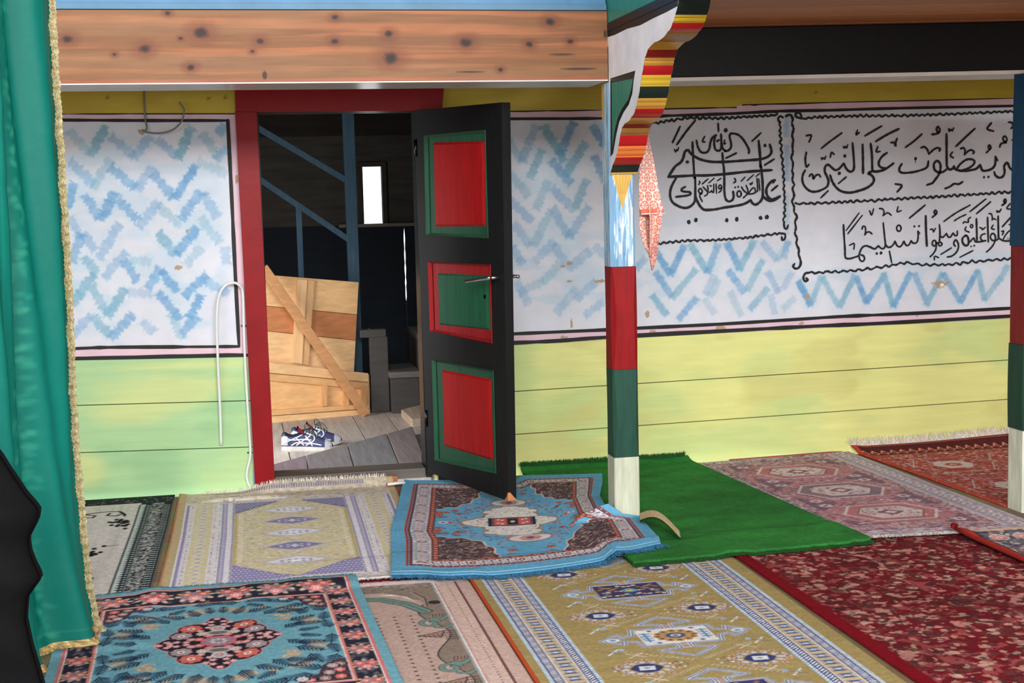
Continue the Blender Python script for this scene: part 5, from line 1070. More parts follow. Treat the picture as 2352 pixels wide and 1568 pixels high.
def medal(cy, kind):
    P = [(CX+x, cy+y) for x, y in arrow_pts()]
    cv.loop(P, .020, (190, 200, 214)); cv.loop(P, .013, (70, 78, 124)); cv.loop(P, .006, (206, 212, 220))
    a, b = .118, .075
    if kind:
        cv.rect(CX-a, CX+a, cy-b, cy+b, (218, 216, 214)); 
        for g in range(12): cv.ell(CX+.058*math.cos(g*.5236), cy+.045*math.sin(g*.5236), .015, .014, (176, 134, 84)); cv.ell(CX+.058*math.cos(g*.5236), cy+.045*math.sin(g*.5236), .006, .006, (96, 86, 76))
        cv.ell(CX, cy, .045, .034, (176, 140, 92)); cv.ell(CX, cy, .032, .024, (70, 84, 132)); cv.ell(CX, cy, .018, .013, (206, 200, 176)); cv.ell(CX, cy, .009, .007, (84, 104, 150))
        for sx in (1, -1):
            for dy in (-.03, -.01, .012, .034): cv.rect(CX+sx*.095-.018, CX+sx*.095+.018, cy+dy-.006, cy+dy+.005, (130, 162, 196))
            cv.rect(CX+sx*.095-.004, CX+sx*.095+.004, cy-.045, cy+.045, (100, 136, 180))
            for sy in (1, -1): cv.poly([(CX+sx*.07+dx, cy+sy*.06+dy) for dx, dy in ((-.011, 0), (0, .008), (.011, 0), (0, -.008))], (80, 96, 146))
    else:
        cv.rect(CX-a, CX+a, cy-b, cy+b, (66, 60, 98))
        for i in range(34):
            r = random.Random(i*3+1); x, y = r.uniform(-a, a)*.95, r.uniform(-b, b)*.9
            for sx in (1, -1): cv.ell(CX+sx*abs(x), cy+y, .009, .007, [(176, 136, 84), (206, 196, 176), (150, 110, 70), (90, 130, 160)][i % 4])
        cv.ell(CX, cy, .03, .022, (96, 150, 176)); cv.ell(CX, cy, .014, .010, (206, 180, 110))
    for sy in (1, -1):
        cv.rect(CX-.014, CX+.014, cy+sy*.10-.024, cy+sy*.10+.024, (210, 200, 190))
        for k in range(4): cv.rect(CX-.010, CX+.010, cy+sy*.10-.018+k*.012, cy+sy*.10-.012+k*.012, (120, 90, 90))
    for sx in (1, -1): cv.ell(CX+sx*.205, cy, .022, .018, (206, 214, 222)); cv.ell(CX+sx*.205, cy, .010, .008, (110, 150, 186))
    n = 14
    for i in range(n):
        f = i/n
        for sx in (1, -1):
            for sy in (1, -1):
                x, y = CX+sx*(.015+.19*f), cy+sy*(.225-.12*f); cv.line([(x, y), (x+sx*.008, y+sy*.010), (x+sx*.014, y+sy*.006)], .003, (206, 202, 190), .9)
for k, cy in enumerate((5.163, 4.638, 4.113, 3.588)): medal(cy, k % 2 == 0 if False else (k in (2,)))
def rosette(x, y):
    for g in range(22):
        a = g*.2856; r = .09 if g % 2 else .072; cv.ell(x+r*math.cos(a), y+r*.82*math.sin(a), .011, .009, (206, 158, 136) if g % 2 else (186, 176, 176)); cv.ell(x+r*.99*math.cos(a), y+r*.80*math.sin(a), .004, .004, (90, 80, 110))
    for g in range(12): cv.ell(x+.062*math.cos(g*.5236), y+.05*math.sin(g*.5236), .010, .008, (196, 190, 196), 1, g*.52)
    cv.poly([(x-.052, y), (x-.03, y+.03), (x, y+.04), (x+.03, y+.03), (x+.052, y), (x+.03, y-.03), (x, y-.04), (x-.03, y-.03)], (58, 64, 112)); cv.poly([(x-.026, y-.016), (x+.022, y-.02), (x+.028, y+.014), (x-.02, y+.02)], (210, 214, 220)); cv.poly([(x-.012, y), (x, y+.008), (x+.012, y), (x, y-.008)], (130, 150, 180))
for cy in (4.90, 4.375, 3.84):
    for sx in (1, -1): rosette(CX+sx*.176, cy)
for cy in (4.638, 4.113, 3.588):
    for sx in (1, -1):
        for sy in (1, -1):
            x, y = CX+sx*.175, cy+sy*.155; cv.line([(x-.026, y-.02), (x+.026, y+.02)], .0042, WHI); cv.line([(x-.026, y+.02), (x+.026, y-.02)], .0042, WHI)
            x, y = CX+sx*.235, cy+sy*.11; cv.line([(x-.02, y-.025), (x+.02, y+.022)], .008, WHI); cv.ell(x+.006, y, .006, .010, (150, 176, 196)); cv.ell(x-sx*.03, y+.015, .010, .012, (156, 182, 200)); cv.line([(x-.03, y+.012), (x+.025, y-.018)], .004, (90, 90, 130), .7)
            x, y = CX+sx*.075, cy+sy*.245; 
            for d in range(5): cv.ell(x+.012*(d-2), y+.006*((d*7) % 3-1), .005, .005, [WHI, (150, 110, 90), (90, 90, 130)][d % 3])
            x, y = CX+sx*.262, cy+sy*.255
            for d in range(6): cv.rect(x-.016+.012*(d % 3), x-.009+.012*(d % 3), y-.012+.016*(d//3), y-.002+.016*(d//3), (120, 110, 130) if d % 2 else (206, 200, 196))
for k in range(160):
    r = random.Random(k+50); x, y = r.uniform(1.01, 1.59), r.uniform(3.45, 5.15); cv.ell(x, y, .005, .003, r.choice([(150, 120, 84), (196, 150, 116), (110, 100, 110), (214, 208, 196)]), .6)
n = fbm(cv.X*9, cv.Y*60, 3); cv.c *= (0.95+0.1*n)[..., None]; cv.grain(0.1, 300, 9)
o = carpet('olive_carpet', 'olive carpet with stepped blue and white medallions, front centre', cv, rug_fn(cv, edge([(ox0, 3.45), (ox0, 5.18)]), edge([(1.806, 3.45), (1.82, 5.18)]), 'olive', .001, sd=7), .006)
bd_ = MB(); bd_.hexa([(.797, 3.45, .0045), (.8075, 3.45, .0045), (.8075, 5.0, .0045), (.797, 5.0, .0045)], (0, 0, .008), (186, 78, 46)); bd_.build('binding', M['rug'], o, .002, label='orange red bound edge')

# 3 beige and pink carpet with grey green scrolls -----------------------------------
BGE = (188, 162, 152); GRN = (112, 142, 134); GBR = (142, 126, 114); DKL = (58, 52, 54)
cv = Canvas(.05, .795, 3.6, 4.985, 0.0034, BGE)
n = ((cv.X*90) % 1 > .5) ^ ((cv.Y*90) % 1 > .5); cv.c *= (1-.05*n)[..., None]
k = cv.sl(.05, .62, 3.6, 4.99)
# scroll band beside the border
sc_x = lambda y: .60-.035*np.sin((y-4.0)*13.6)
d = cv.X-sc_x(cv.Y); a = ((d > 0) & (cv.X < .655)).astype(float); cv.mix(ALL, a, GBR); st_ = ((cv.Y*120+cv.X*30) % 1 > .7)*a; cv.mix(ALL, .5*st_, (110, 96, 88))
cv.line([(sc_x(y), y) for y in np.linspace(3.6, 4.75, 90)], .0045, DKL)
for cy in (4.46, 4.0):
    for g, w, c in ((0, .036, DKL), (0, .029, GRN)):
        cv.line([(.585+.036*math.cos(t)*(1-t/12), cy+.045*math.sin(t)*(1-t/12)) for t in np.linspace(.4, 7.2, 30)]+[], w*.55, c)
        cv.line([(.60, cy+.05), (.63, cy+.035), (.655, cy+.07)], w*.6, c); cv.line([(.60, cy-.045), (.63, cy-.06), (.655, cy-.03)], w*.5, c)
    cv.poly([(.53, cy-.13), (.60, cy-.16), (.62, cy-.09), (.60, cy-.10)], (160, 128, 116)); cv.loop([(.53, cy-.13), (.60, cy-.16), (.62, cy-.09), (.60, cy-.10)], .004, DKL)
    for i in range(5): cv.line([(.55+.014*i, cy-.125), (.555+.014*i, cy-.15)], .003, DKL)
    for i in range(6):
        for j in range(5): cv.rect(.615+.008*i, .620+.008*i, cy-.10-.022*j, cy-.088-.022*j, (84, 70, 70))
    cv.line([(.60, cy+.07), (.64, cy+.10), (.655, cy+.09)], .016, (160, 128, 116)); 
    for i in range(5): cv.line([(.605+.011*i, cy+.065+.006*i), (.61+.011*i, cy+.10)], .003, DKL)
# top of the field: arch and dark strip
cv.rect(.05, .66, 4.86, 4.945, GBR); 
for i in range(70):
    r = random.Random(i); x = .38+.28*r.random(); y = 4.87+.065*r.random(); cv.line([(x, y), (x+r.uniform(-.02, .02), y+r.uniform(-.02, .02)), (x+r.uniform(-.02, .02), y+.01)], .0035, r.choice([DKL, (92, 110, 104), (170, 150, 140)]))
for w, c in ((.05, DKL), (.042, GRN), (.012, (96, 118, 112))): cv.line([(.36, 4.80), (.46, 4.775), (.54, 4.70), (.59, 4.60)], w, c)
k = cv.sl(.44, .66, 4.6, 4.87); cv.mix(k, ((cv.Y[k]-4.72) > (.60-cv.X[k])*1.1).astype(float)*((cv.X[k] < .655)), GBR)
cv.poly([(.45, 4.83), (.53, 4.80), (.575, 4.72), (.55, 4.79), (.50, 4.835)], (226, 224, 226)); cv.ell(.635, 4.70, .022, .022, (52, 54, 56)); cv.line([(.57, 4.84), (.60, 4.76), (.60, 4.66)], .014, (160, 140, 130)); cv.line([(.58, 4.84), (.61, 4.76), (.605, 4.66)], .004, DKL)
for i in range(26):
    y = 3.62+i*.0375
    for xx in (.30, .36, .42, .48, .535):
        if xx < sc_x(y)-.02 and y < 4.62+(.55-xx)*.7: cv.poly([(xx-.007, y), (xx, y+.006), (xx+.007, y), (xx, y-.006)], (62, 52, 56))
cv.rect(.655, .662, 3.5, 5, (150, 156, 152)); cv.rect(.662, .669, 3.5, 5, (222, 222, 222)); cv.rect(.669, .674, 3.5, 5, (186, 128, 128)); cv.rect(.674, .745, 3.5, 5, (200, 170, 158))
k = cv.sl(.674, .745, 3.5, 5); cv.mix(k, .5*(((cv.Y[k]*70+cv.X[k]*60) % 1) > .6), (222, 206, 198))
for i in range(60): cv.poly([(.708, 3.6+i*.0235), (.711, 3.604+i*.0235), (.714, 3.6+i*.0235), (.711, 3.596+i*.0235)], (80, 66, 70))
cv.rect(.740, .748, 3.5, 5, (96, 60, 62)); cv.rect(.748, .80, 3.5, 5, (198, 170, 160)); cv.rect(.793, .80, 3.5, 5, (204, 176, 166)); cv.rect(.05, .8, 4.948, 5, (216, 196, 196))
cv.grain(0.12, 300, 4)
fn = rug_fn(cv, edge([(.05, 3.6), (.05, 4.985)]), edge([(.795, 3.6), (.795, 4.96)]), 'beige', .001, sd=9)
o = carpet('beige_carpet', 'beige pink carpet with grey green scrolls between the teal and olive carpets', cv, fn, .006)
fringe(o, np.stack(fn(np.linspace(.40, .79, 12), np.full(12, 4.983)), -1), (0, 1, 0), .022, 220, (222, 204, 202), seed=8)

# 4 tan prayer carpet ---------------------------------------------------------------
TAN = (198, 188, 152); PUR = (138, 132, 172); CRM = (206, 202, 204)
cv = Canvas(-.545, .545, 0, 1.82, 0.0042, (178, 160, 118))
cv.rect(-.505, .505, 0, 1.82, CRM)
for sx in (1, -1):
    r_ = lambda a, b, c, y0=.0, y1=1.82: cv.rect(min(sx*a, sx*b), max(sx*a, sx*b), y0, y1, c)
    r_(.482, .497, PUR); r_(.455, .482, (200, 196, 200)); r_(.370, .455, TAN, .10, 1.62); r_(.345, .37, (204, 200, 202)); r_(.300, .325, PUR); r_(.305, .318, (170, 166, 190)); r_(.272, .300, (206, 204, 212)); r_(.268, .276, PUR)
    for i in range(24):
        y = .16+i*.06; cv.poly([(sx*.412-.03, y), (sx*.412, y+.022), (sx*.412+.03, y), (sx*.412, y-.022)], (196, 192, 190)); cv.ell(sx*.412, y, .012, .008, (164, 156, 160)); cv.ell(sx*.376, y+.03, .005, .006, (206, 192, 110)); cv.ell(sx*.448, y+.03, .005, .006, (206, 192, 110)); cv.ell(sx*.412, y+.03, .014, .006, (208, 200, 150))
    for i in range(240):
        r = random.Random(i*2+sx); cv.ell(sx*r.choice([.468, .358, .334]), r.uniform(0, 1.82), .0035, .003, (112, 106, 130), .8)
F0, F1 = .13, 1.55; cv.rect(-.268, .268, F0, F1, TAN)
for i in range(900):
    r = random.Random(i); x, y = r.uniform(-.26, .26), r.uniform(F0, F1); cv.ell(x, y, r.uniform(.006, .012), r.uniform(.005, .010), r.choice([(208, 200, 176), (200, 186, 140), (206, 204, 204), (184, 160, 124), (168, 164, 150)]), .85)
for sx in (1, -1):
    cv.poly([(sx*.268, F0), (sx*.268, F0+.26), (sx*.0, F0+.005), (0, F0)], (132, 126, 174)); cv.poly([(sx*.268, F1), (sx*.268, F1-.24), (sx*.06, F1-.02), (sx*.06, F1)], (120, 116, 156))
    for i in range(15):
        for j in range(8):
            x = .012+i*.018+(j % 2)*.009; 
            for (y, ok) in ((F0+.012+j*.032, j*.032+.02 < x*.95), (F1-.012-j*.03, x > .075 and j*.03+.02 < (x-.05)*1.0)):
                if ok: cv.poly([(sx*x-.006, y), (sx*x, y+.009), (sx*x+.006, y), (sx*x, y-.005)], (200, 198, 212))
    for i in range(44): y = F0+.30+i*.022; cv.rect(min(sx*.225, sx*.245), max(sx*.225, sx*.245), y, y+.011, (214, 208, 180)) if y < F1-.26 else None
    cv.rect(min(sx*.252, sx*.268), max(sx*.252, sx*.268), F0+.25, F1-.24, (180, 166, 112))
for k, y in enumerate((1.345, 1.115, .885, .64, .39)):
    c = (206, 208, 218) if k % 2 == 0 else (126, 122, 166)
    P = [(-.125, y), (-.08, y+.028), (-.04, y+.05), (0, y+.066), (.04, y+.05), (.08, y+.028), (.125, y), (.08, y-.028), (.04, y-.05), (0, y-.066), (-.04, y-.05), (-.08, y-.028)]
    cv.poly([(x*1.25, y+(yy-y)*1.3) for x, yy in P], (186, 180, 176)); cv.poly(P, c)
    for x in (-.06, -.03, 0, .03, .06): 
        for dy in (-.022, .022): cv.ell(x, y+dy*(1-abs(x)*8), .008, .006, (110, 108, 130) if k % 2 == 0 else (206, 204, 216))
    cv.ell(0, y, .02, .014, (200, 198, 204) if k % 2 else (226, 226, 232))
cv.rect(-.505, .505, 1.56, 1.60, (196, 186, 180)); cv.rect(-.505, .505, 1.62, 1.82, (192, 178, 156)); 
for i in range(500):
    r = random.Random(i+900); cv.ell(r.uniform(-.5, .5), r.uniform(1.57, 1.82), .010, .007, r.choice([(210, 200, 186), (176, 160, 140), (150, 146, 160), (206, 192, 150)]), .8)
for i in range(60): cv.rect(-.36+i*.0125, -.353+i*.0125, 1.775, 1.80, (112, 110, 140))
cv.rect(-.505, .505, 0, .11, (206, 200, 200)); 
for i in range(260):
    r = random.Random(i+90); cv.ell(r.uniform(-.5, .5), r.uniform(.0, .11), .010, .006, r.choice([(176, 160, 140), (150, 146, 176), (190, 176, 130)]), .7)
for sx in (1, -1): cv.line([(sx*.541, 0), (sx*.541, 1.82)], .005, (196, 92, 56))
cv.c = cv.c*1.10+(cv.c.mean(-1, keepdims=True)-cv.c)*.16; cv.c = np.clip(cv.c, 0, 250); cv.grain(0.1, 300, 6)
fn = rug_fn(cv, edge([(-.312, 5.02), (-.296, 5.9), (-.292, 6.805)]), edge([(.690, 5.015), (.735, 6.785)]), 'tan', .002, sd=3, zf=lambda s, t: .035*sstep(.955, 1.0, t)*sstep(.25, .45, s)+.012*sstep(.88, .9, t)*sstep(.93, .91, t)*sstep(.05, .2, s)*sstep(.55, .4, s), off=lambda s, t: (0, -.035*sstep(.5, 1, t)*(1-s)*0))
o = carpet('tan_carpet', 'tan prayer carpet with purple and white diamonds in front of the doorway', cv, fn, .006)
fringe(o, np.stack(fn(np.linspace(-.42, .5, 20), np.full(20, 1.815)), -1), (0, .4, .6), .02, 260, (216, 206, 192), seed=5, drop=0)
fringe(o, np.stack(fn(np.linspace(-.5, .54, 12), np.full(12, .002)), -1), (0, -1, 0), .025, 260, (220, 212, 204), seed=6)

# dark red carpet edge peeping out under the tan one
cv = Canvas(.2, .72, 4.99, 5.30, .006, (128, 36, 42)); cv.grain(.2, 200, 3)
o = carpet('red_edged_mat', 'dark red edge of a mat peeping out below the tan carpet', cv, rug_fn(cv, edge([(.2, 4.99), (.2, 5.3)]), edge([(.62, 4.98), (.62, 5.3)]), 'redmat', .0005), .004)

# 5 black and white carpet ------------------------------------------------------------
BL = (44, 50, 52); GW = (192, 206, 204); WT = (214, 210, 206)
cv = Canvas(-1.3, -.318, 4.5, 6.83, 0.0045, WT)
st = vn(cv.X*60, cv.Y*1.5, 4); cv.c *= (.93+.1*st)[..., None]
cv.rect(-.470, -.463, 4.4, 6.64, (40, 40, 42)); cv.rect(-.463, -.318, 4.4, 6.9, BL); cv.rect(-.463, -.440, 4.4, 6.64, GW); cv.rect(-1.3, -.318, 6.68, 6.84, BL)
for i in range(70):
    y = 4.45+i*.032
    if y > 6.62: break
    cv.poly([(-.44, y-.012), (-.455, y+.002), (-.44, y+.004), (-.425, y+.014), (-.425, y-.004)], BL); cv.ell(-.428, y+.014, .006, .006, GW)
    for x in (-.352, -.343, -.332): cv.rect(x-.003, x+.0015, y, y+.013, GW); cv.rect(x-.0045, x+.003, y+.004, y+.009, GW)
    cv.rect(-.325, -.321, y+.002, y+.008, (110, 124, 122))
rs = random.Random(7)
for i in range(1500):
    y = rs.uniform(4.45, 6.8); x = rs.uniform(-.412, -.36) if y < 6.66 else rs.uniform(-1.3, -.33); y = y if y < 6.66 else rs.uniform(6.69, 6.80)
    cv.ell(x, y, rs.uniform(.003, .007), rs.uniform(.002, .006), rs.choice([(186, 190, 188), (150, 156, 154), (206, 206, 204)]), .9, rs.uniform(0, 3))
cv.rect(-.417, -.414, 4.4, 6.62, GW)
BK = (34, 34, 38)
cv.line([(-.70, 6.50), (-.66, 6.52), (-.60, 6.53), (-.55, 6.52), (-.53, 6.47), (-.56, 6.43), (-.60, 6.45), (-.59, 6.49)], .012, BK); cv.line([(-.55, 6.52), (-.525, 6.46), (-.52, 6.42)], .013, BK); cv.line([(-.72, 6.45), (-.66, 6.42), (-.65, 6.46), (-.70, 6.5)], .010, BK)
for (cx, cy, s) in ((-.525, 6.28, .05), (-.60, 5.75, .055), (-.585, 5.32, .05), (-.80, 6.2, .05), (-.85, 5.5, .05), (-.75, 5.0, .05), (-.56, 4.85, .05), (-.70, 5.95, .03)):
    r = random.Random(int(cx*1000))
    for k in range(26): cv.ell(cx+r.gauss(0, 1)*s*.42, cy+r.gauss(0, 1)*s*1.0, .010, .016, BK)
cv.line([(-.56, 5.85), (-.50, 5.86)], .006, BK); cv.line([(-.60, 5.2), (-.58, 5.28)], .012, BK)
cv.grain(.12, 260, 5)
o = carpet('black_and_white_carpet', 'white carpet with black scrolls and a black patterned border beside the green curtain', cv, rug_fn(cv, edge([(-1.3, 4.5), (-1.3, 6.83)]), edge([(-.345, 4.5), (-.338, 5.1), (-.318, 6.2), (-.314, 6.83)]), 'black', .002, sd=5), .006)
# 6 blue medallion carpet under the door ------------------------------------------------
SKY = (104, 170, 206); RB = (118, 62, 62); CR = (208, 202, 206); DBR = (62, 52, 56)
W_, H_ = 1.04, 1.82
cv = Canvas(0, W_, 0, H_, 0.0036, SKY)
mx, my0, my1 = .052, .125, .10
def fr_(i0, c):
    cv.rect(mx+i0, W_-mx-i0, my0+i0, H_-my1-i0, c)
fr_(0, (196, 110, 90)); fr_(.004, RB); fr_(.020, (58, 58, 84)); fr_(.024, CR); fr_(.092, (60, 50, 60)); fr_(.096, (168, 84, 70)); fr_(.116, (60, 50, 66)); fr_(.120, SKY)
def along(i0, step, f, j=0):
    x0, x1, y0, y1 = mx+i0, W_-mx-i0, my0+i0, H_-my1-i0; n = int((y1-y0)/step)
    for k in range(n+1):
        y = y0+(y1-y0)*k/n
        for x in (x0, x1): f(x, y, k, 0)
    n = int((x1-x0)/step)
    for k in range(1, n):
        x = x0+(x1-x0)*k/n
        for y in (y0, y1): f(x, y, k, 1)
along(.012, .013, lambda x, y, k, h: cv.ell(x, y, .0042, .0042, [(206, 196, 196), (96, 110, 150)][k % 2]))
along(.106, .014, lambda x, y, k, h: cv.ell(x, y, .005, .004, [(214, 150, 120), (70, 50, 60), (206, 196, 190)][k % 3]))
def wb(x, y, k, h):
    r = random.Random(k*13+int(x*50)+h*7)
    def E(a, b, rx, ry, c, g=0): 
        if h: a, b = b, a; rx, ry = ry, rx
        cv.ell(x+a, y+b, rx, ry, c, 1, g)
    if k % 6 == 0:
        E(0, 0, .020, .012, (70, 60, 84)); E(0, 0, .014, .008, (206, 120, 90)); E(0, 0, .006, .004, (230, 220, 200))
    else:
        E(-.02, .0, .007, .004, (84, 150, 160)); E(.018, .006, .007, .004, (84, 110, 160)); E(-.006, -.008, .005, .004, (196, 110, 90)); E(.006, .009, .012, .003, (84, 80, 110)); E(-.024, .012, .010, .003, (96, 84, 110)); E(.026, -.010, .006, .003, (150, 80, 76))
along(.058, .030, wb)
# inner field corners
ix0, ix1, iy0, iy1 = mx+.12, W_-mx-.12, my0+.12, H_-my1-.12; cx, cy = W_/2, (iy0+iy1)/2; hx, hy = (ix1-ix0)/2, (iy1-iy0)/2
def qd(f):
    for sx in (1, -1):
        for sy in (1, -1): f(lambda x, y: (cx+sx*x, cy+sy*y), sx, sy)
CO = (86, 72, 76)
def corner(T, sx, sy):
    arc = []
    for t in np.linspace(0, 1, 30):
        a = t*math.pi/2; r = 1+.035*math.sin(t*math.pi*9); arc.append((hx-(hx*.62)*r*math.cos(a)**1.0*1.0, hy-(hy*.60)*r*math.sin(a)))
    P = [T(hx, hy)]+[T(x, y) for x, y in arc]
    cv.poly(P, CO); cv.line([T(x, y) for x, y in arc], .008, (208, 196, 190)); cv.line([T(x+.006, y+.008) for x, y in arc], .003, (150, 70, 64))
    for i in range(330):
        r = random.Random(i*3); x, y = r.uniform(hx*.36, hx), r.uniform(hy*.4, hy)
        if ((hx-x)/(hx*.6))**2+((hy-y)/(hy*.58))**2 < .92: g = r.uniform(0, 3); cv.ell(*T(x, y), r.uniform(.006, .014), .0035, r.choice([(168, 140, 122), (196, 176, 160), (150, 110, 96), (40, 34, 40), (190, 96, 80), (206, 196, 196), (120, 124, 150)]), .9, g)
    for i in range(80):
        r = random.Random(i*5+2); t = r.random()*math.pi/2; k = r.uniform(.70, .86); x, y = hx-hx*k*math.cos(t), hy-hy*k*math.sin(t)
        if x > 0.04 or y > .25: cv.ell(*T(x, y), .009, .005, r.choice([(206, 128, 106), (92, 80, 98), (120, 124, 140), (170, 150, 150)]), .85, r.uniform(0, 3))
        if i % 10 == 0: flower(cv, *T(x, y), .016, (206, 116, 88), (120, 40, 40), 5, (80, 60, 70))
qd(corner)
def lob(grow, c):
    for (x, y, rx, ry) in ((0, 0, .13, .17), (.11, 0, .10, .085), (.17, 0, .06, .05), (0, .13, .09, .10), (.07, .10, .06, .07), (0, .25, .05, .05), (.05, .235, .045, .035), (.10, .19, .035, .03)):
        for sx in (1, -1):
            for sy in (1, -1): cv.ell(cx+sx*x, cy+sy*y, rx+grow, ry+grow, c)
for i in range(320):
    r = random.Random(i+11); a = r.uniform(0, 6.283); k = r.uniform(1.0, 1.32); x, y = cx+.21*k*math.cos(a), cy+.28*k*math.sin(a); cv.ell(x, y, .010, .0035, r.choice([(110, 104, 124), (176, 160, 164), (86, 80, 104), (186, 110, 96)]), .85, r.uniform(0, 3))
lob(.010, (196, 110, 84)); lob(.005, (150, 140, 90)); lob(0, (220, 216, 212))
for i in range(120):
    r = random.Random(i+5); a = r.uniform(0, 6.283); k = r.uniform(.55, .98); x, y = .20*k*math.cos(a), .25*k*math.sin(a); cv.line([(cx+x, cy+y), (cx+x+r.uniform(-.02, .02), cy+y+r.uniform(-.02, .02))], .0032, r.choice([(60, 54, 66), (150, 84, 76), (110, 104, 120), (170, 150, 90)]), .9)
cv.ell(cx, cy, .125, .085, (186, 150, 120)); cv.rect(cx-.115, cx+.115, cy-.075, cy+.075, (40, 52, 84)); cv.rect(cx-.10, cx+.10, cy-.07, cy+.07, (110, 84, 86)); cv.rect(cx-.088, cx-.03, cy-.062, cy+.062, (206, 96, 92)); cv.rect(cx+.03, cx+.088, cy-.062, cy+.062, (206, 96, 92)); cv.rect(cx-.024, cx+.024, cy-.05, cy+.05, (52, 44, 50)); cv.ell(cx, cy, .012, .02, (196, 186, 190))
for sx in (1, -1):
    for (x, y) in ((.05, .03), (.07, -.02), (.05, -.035), (.068, .04)): cv.ell(cx+sx*x, cy+y, .008, .012, (226, 200, 200))
for sy in (1, -1):
    y0 = cy+sy*.37; cv.ell(cx, y0, .10, .075, (150, 130, 140)); cv.ell(cx, y0, .085, .06, (220, 214, 212)); flower(cv, cx, y0, .045, (196, 150, 150), (110, 90, 110), 8)
    for sx in (1, -1): cv.ell(cx+sx*.10, y0, .012, .010, (206, 130, 130)); cv.ell(cx+sx*.07, y0-sy*.055, .010, .012, (206, 130, 130))
for sx in (1, -1):
    for k in range(5): cv.poly([(cx+sx*(.285+.02*math.cos(k*1.2566)), cy+.03*math.sin(k*1.2566)+d) for d in (-.010, .010)]+[(cx+sx*(.285+.03*math.cos(k*1.2566+.4)), cy+.04*math.sin(k*1.2566+.4))], (206, 120, 96))
    flower(cv, cx+sx*.285, cy, .02, (206, 124, 100), (60, 40, 50), 5)
    flower(cv, cx+sx*(hx-.035), cy, .024, (206, 200, 220), (80, 80, 130), 6)
cv.c *= (0.95+.1*fbm(cv.X*8, cv.Y*8, 2))[..., None]; cv.grain(.12, 300, 4)
bl0, bl1 = F(897, 1322, .02), F(927, 1098, .01)
Lb_ = edge([(bl0[0], bl0[1]), F(898, 1212, .02)[:2], (bl1[0], min(bl1[1], 6.812))])
e3 = [np.array(F(1517, 1247, .03)), np.array([*F(1512, 1232, .035)[:2], .04]), W(1468, 1203, 5.652), W(1430, 1176, 5.652), W(1398, 1153, 5.660), np.array([1.538, 5.76, .055]), np.array([1.60, 6.10, .022]), np.array([1.70, 6.42, .018]), np.array([*F(1383, 1091, .015)[:2], .016])]
Rb_ = edge([(p[0], p[1]) for p in e3]); _d3 = np.array([(p[0], p[1]) for p in e3]); _t3 = np.concatenate([[0], np.cumsum(np.linalg.norm(np.diff(_d3, axis=0), axis=1))]); _t3 /= _t3[-1]; _z3 = [max(0.0, p[2]-.030) for p in e3]
def zf6(s, t):
    zr = np.interp(t, _t3, _z3); return zr*sstep(.72, 1.0, s)**1.3+.010*np.exp(-((s-.86-.1*(t-.5))/.035)**2)*sstep(.75, .3, t)+.004*(1+np.sin(t*16))*sstep(.3, 0, s)
fn = rug_fn(cv, Lb_, Rb_, 'blue', .002, sd=12, zf=zf6, off=lambda s, t: (-.01*np.sin(np.pi*s)*(1-t)+.045*np.sin(np.pi*s)*np.sin(np.pi*t), -.05*np.sin(np.pi*s)*np.sin(np.pi*t)-.115*np.sin(np.pi*np.minimum(1, s*.97+.02))*(1-t)**2-.012*np.sin(np.pi*s)*t))
o = carpet('blue_carpet', 'sky blue medallion carpet under the open door, its corner bunched against the pillar', cv, fn, .006, side=(90, 156, 192))
ed = np.stack(fn(np.linspace(0, W_, 40), np.full(40, .004)), -1)-[0, 0, .003]
fringe(o, ed+[0, 0, .003], (.08, -1, 0), .062, 1100, (66, 130, 172), w=.004, drop=.006, seed=4, jit=.25)
ed = np.stack(fn(np.linspace(0, W_, 40), np.full(40, .03)), -1)+[0, 0, .0015]; MB().tube([tuple(p) for p in ed], .0016, 6, (140, 178, 202)).build('stitched_seam', M['fringe'], o, smooth=True)
ed = np.stack(fn(np.linspace(0, .5, 14), np.full(14, H_-.004)), -1); fringe(o, ed, (0, 1, .1), .02, 160, (150, 186, 200), seed=9)

# 7 dark red carpet ----------------------------------------------------------------------
cv = Canvas(1.826, 2.80, 3.4, 5.25, 0.0042, (108, 24, 34))
X, Y = cv.X, cv.Y
n = fbm(X*26, Y*26, 3, 3); cv.mix(ALL, .8*sstep(.52, .60, n), (96, 54, 50)); n = fbm(X*34, Y*34, 13, 3); cv.mix(ALL, .75*sstep(.57, .64, n), (156, 80, 80)); n = fbm(X*30, Y*30, 23, 2); cv.mix(ALL, .9*sstep(.68, .74, n), (186, 134, 122)); n = fbm(X*42, Y*42, 33, 2); cv.mix(ALL, .8*sstep(.66, .72, n), (66, 40, 44)); n = fbm(X*40, Y*40, 43, 2); cv.mix(ALL, .8*sstep(.72, .77, n), (168, 150, 128))
rs = random.Random(6)
for i in range(150):
    x, y = rs.uniform(1.90, 2.74), rs.uniform(3.4, 5.2); r = rs.uniform(.010, .018); cv.ell(x, y, r, r*.8, rs.choice([(208, 166, 150), (196, 140, 130), (186, 160, 140)]), .85)
    cv.line([(x, y), (x+rs.uniform(-.04, .04), y+rs.uniform(-.04, .04)), (x+rs.uniform(-.05, .05), y+rs.uniform(-.06, .06))], .004, rs.choice([(150, 140, 118), (92, 60, 56), (190, 150, 136)]), .7)
n = fbm(X*4, Y*4, 53, 2); cv.c *= (.88+.24*n)[..., None]
cv.rect(1.82, 1.882, 3.3, 5.3, (120, 14, 28)); cv.c = np.clip(cv.c, 0, 255); cv.grain(.16, 300, 7)
o = carpet('dark_red_carpet', 'dark red carpet with pale scattered blossoms at the lower right', cv, rug_fn(cv, edge([(1.829, 3.4), (1.829, 5.25)]), edge([(2.80, 3.4), (2.80, 5.25)]), 'dred', .0015, sd=8), .007)

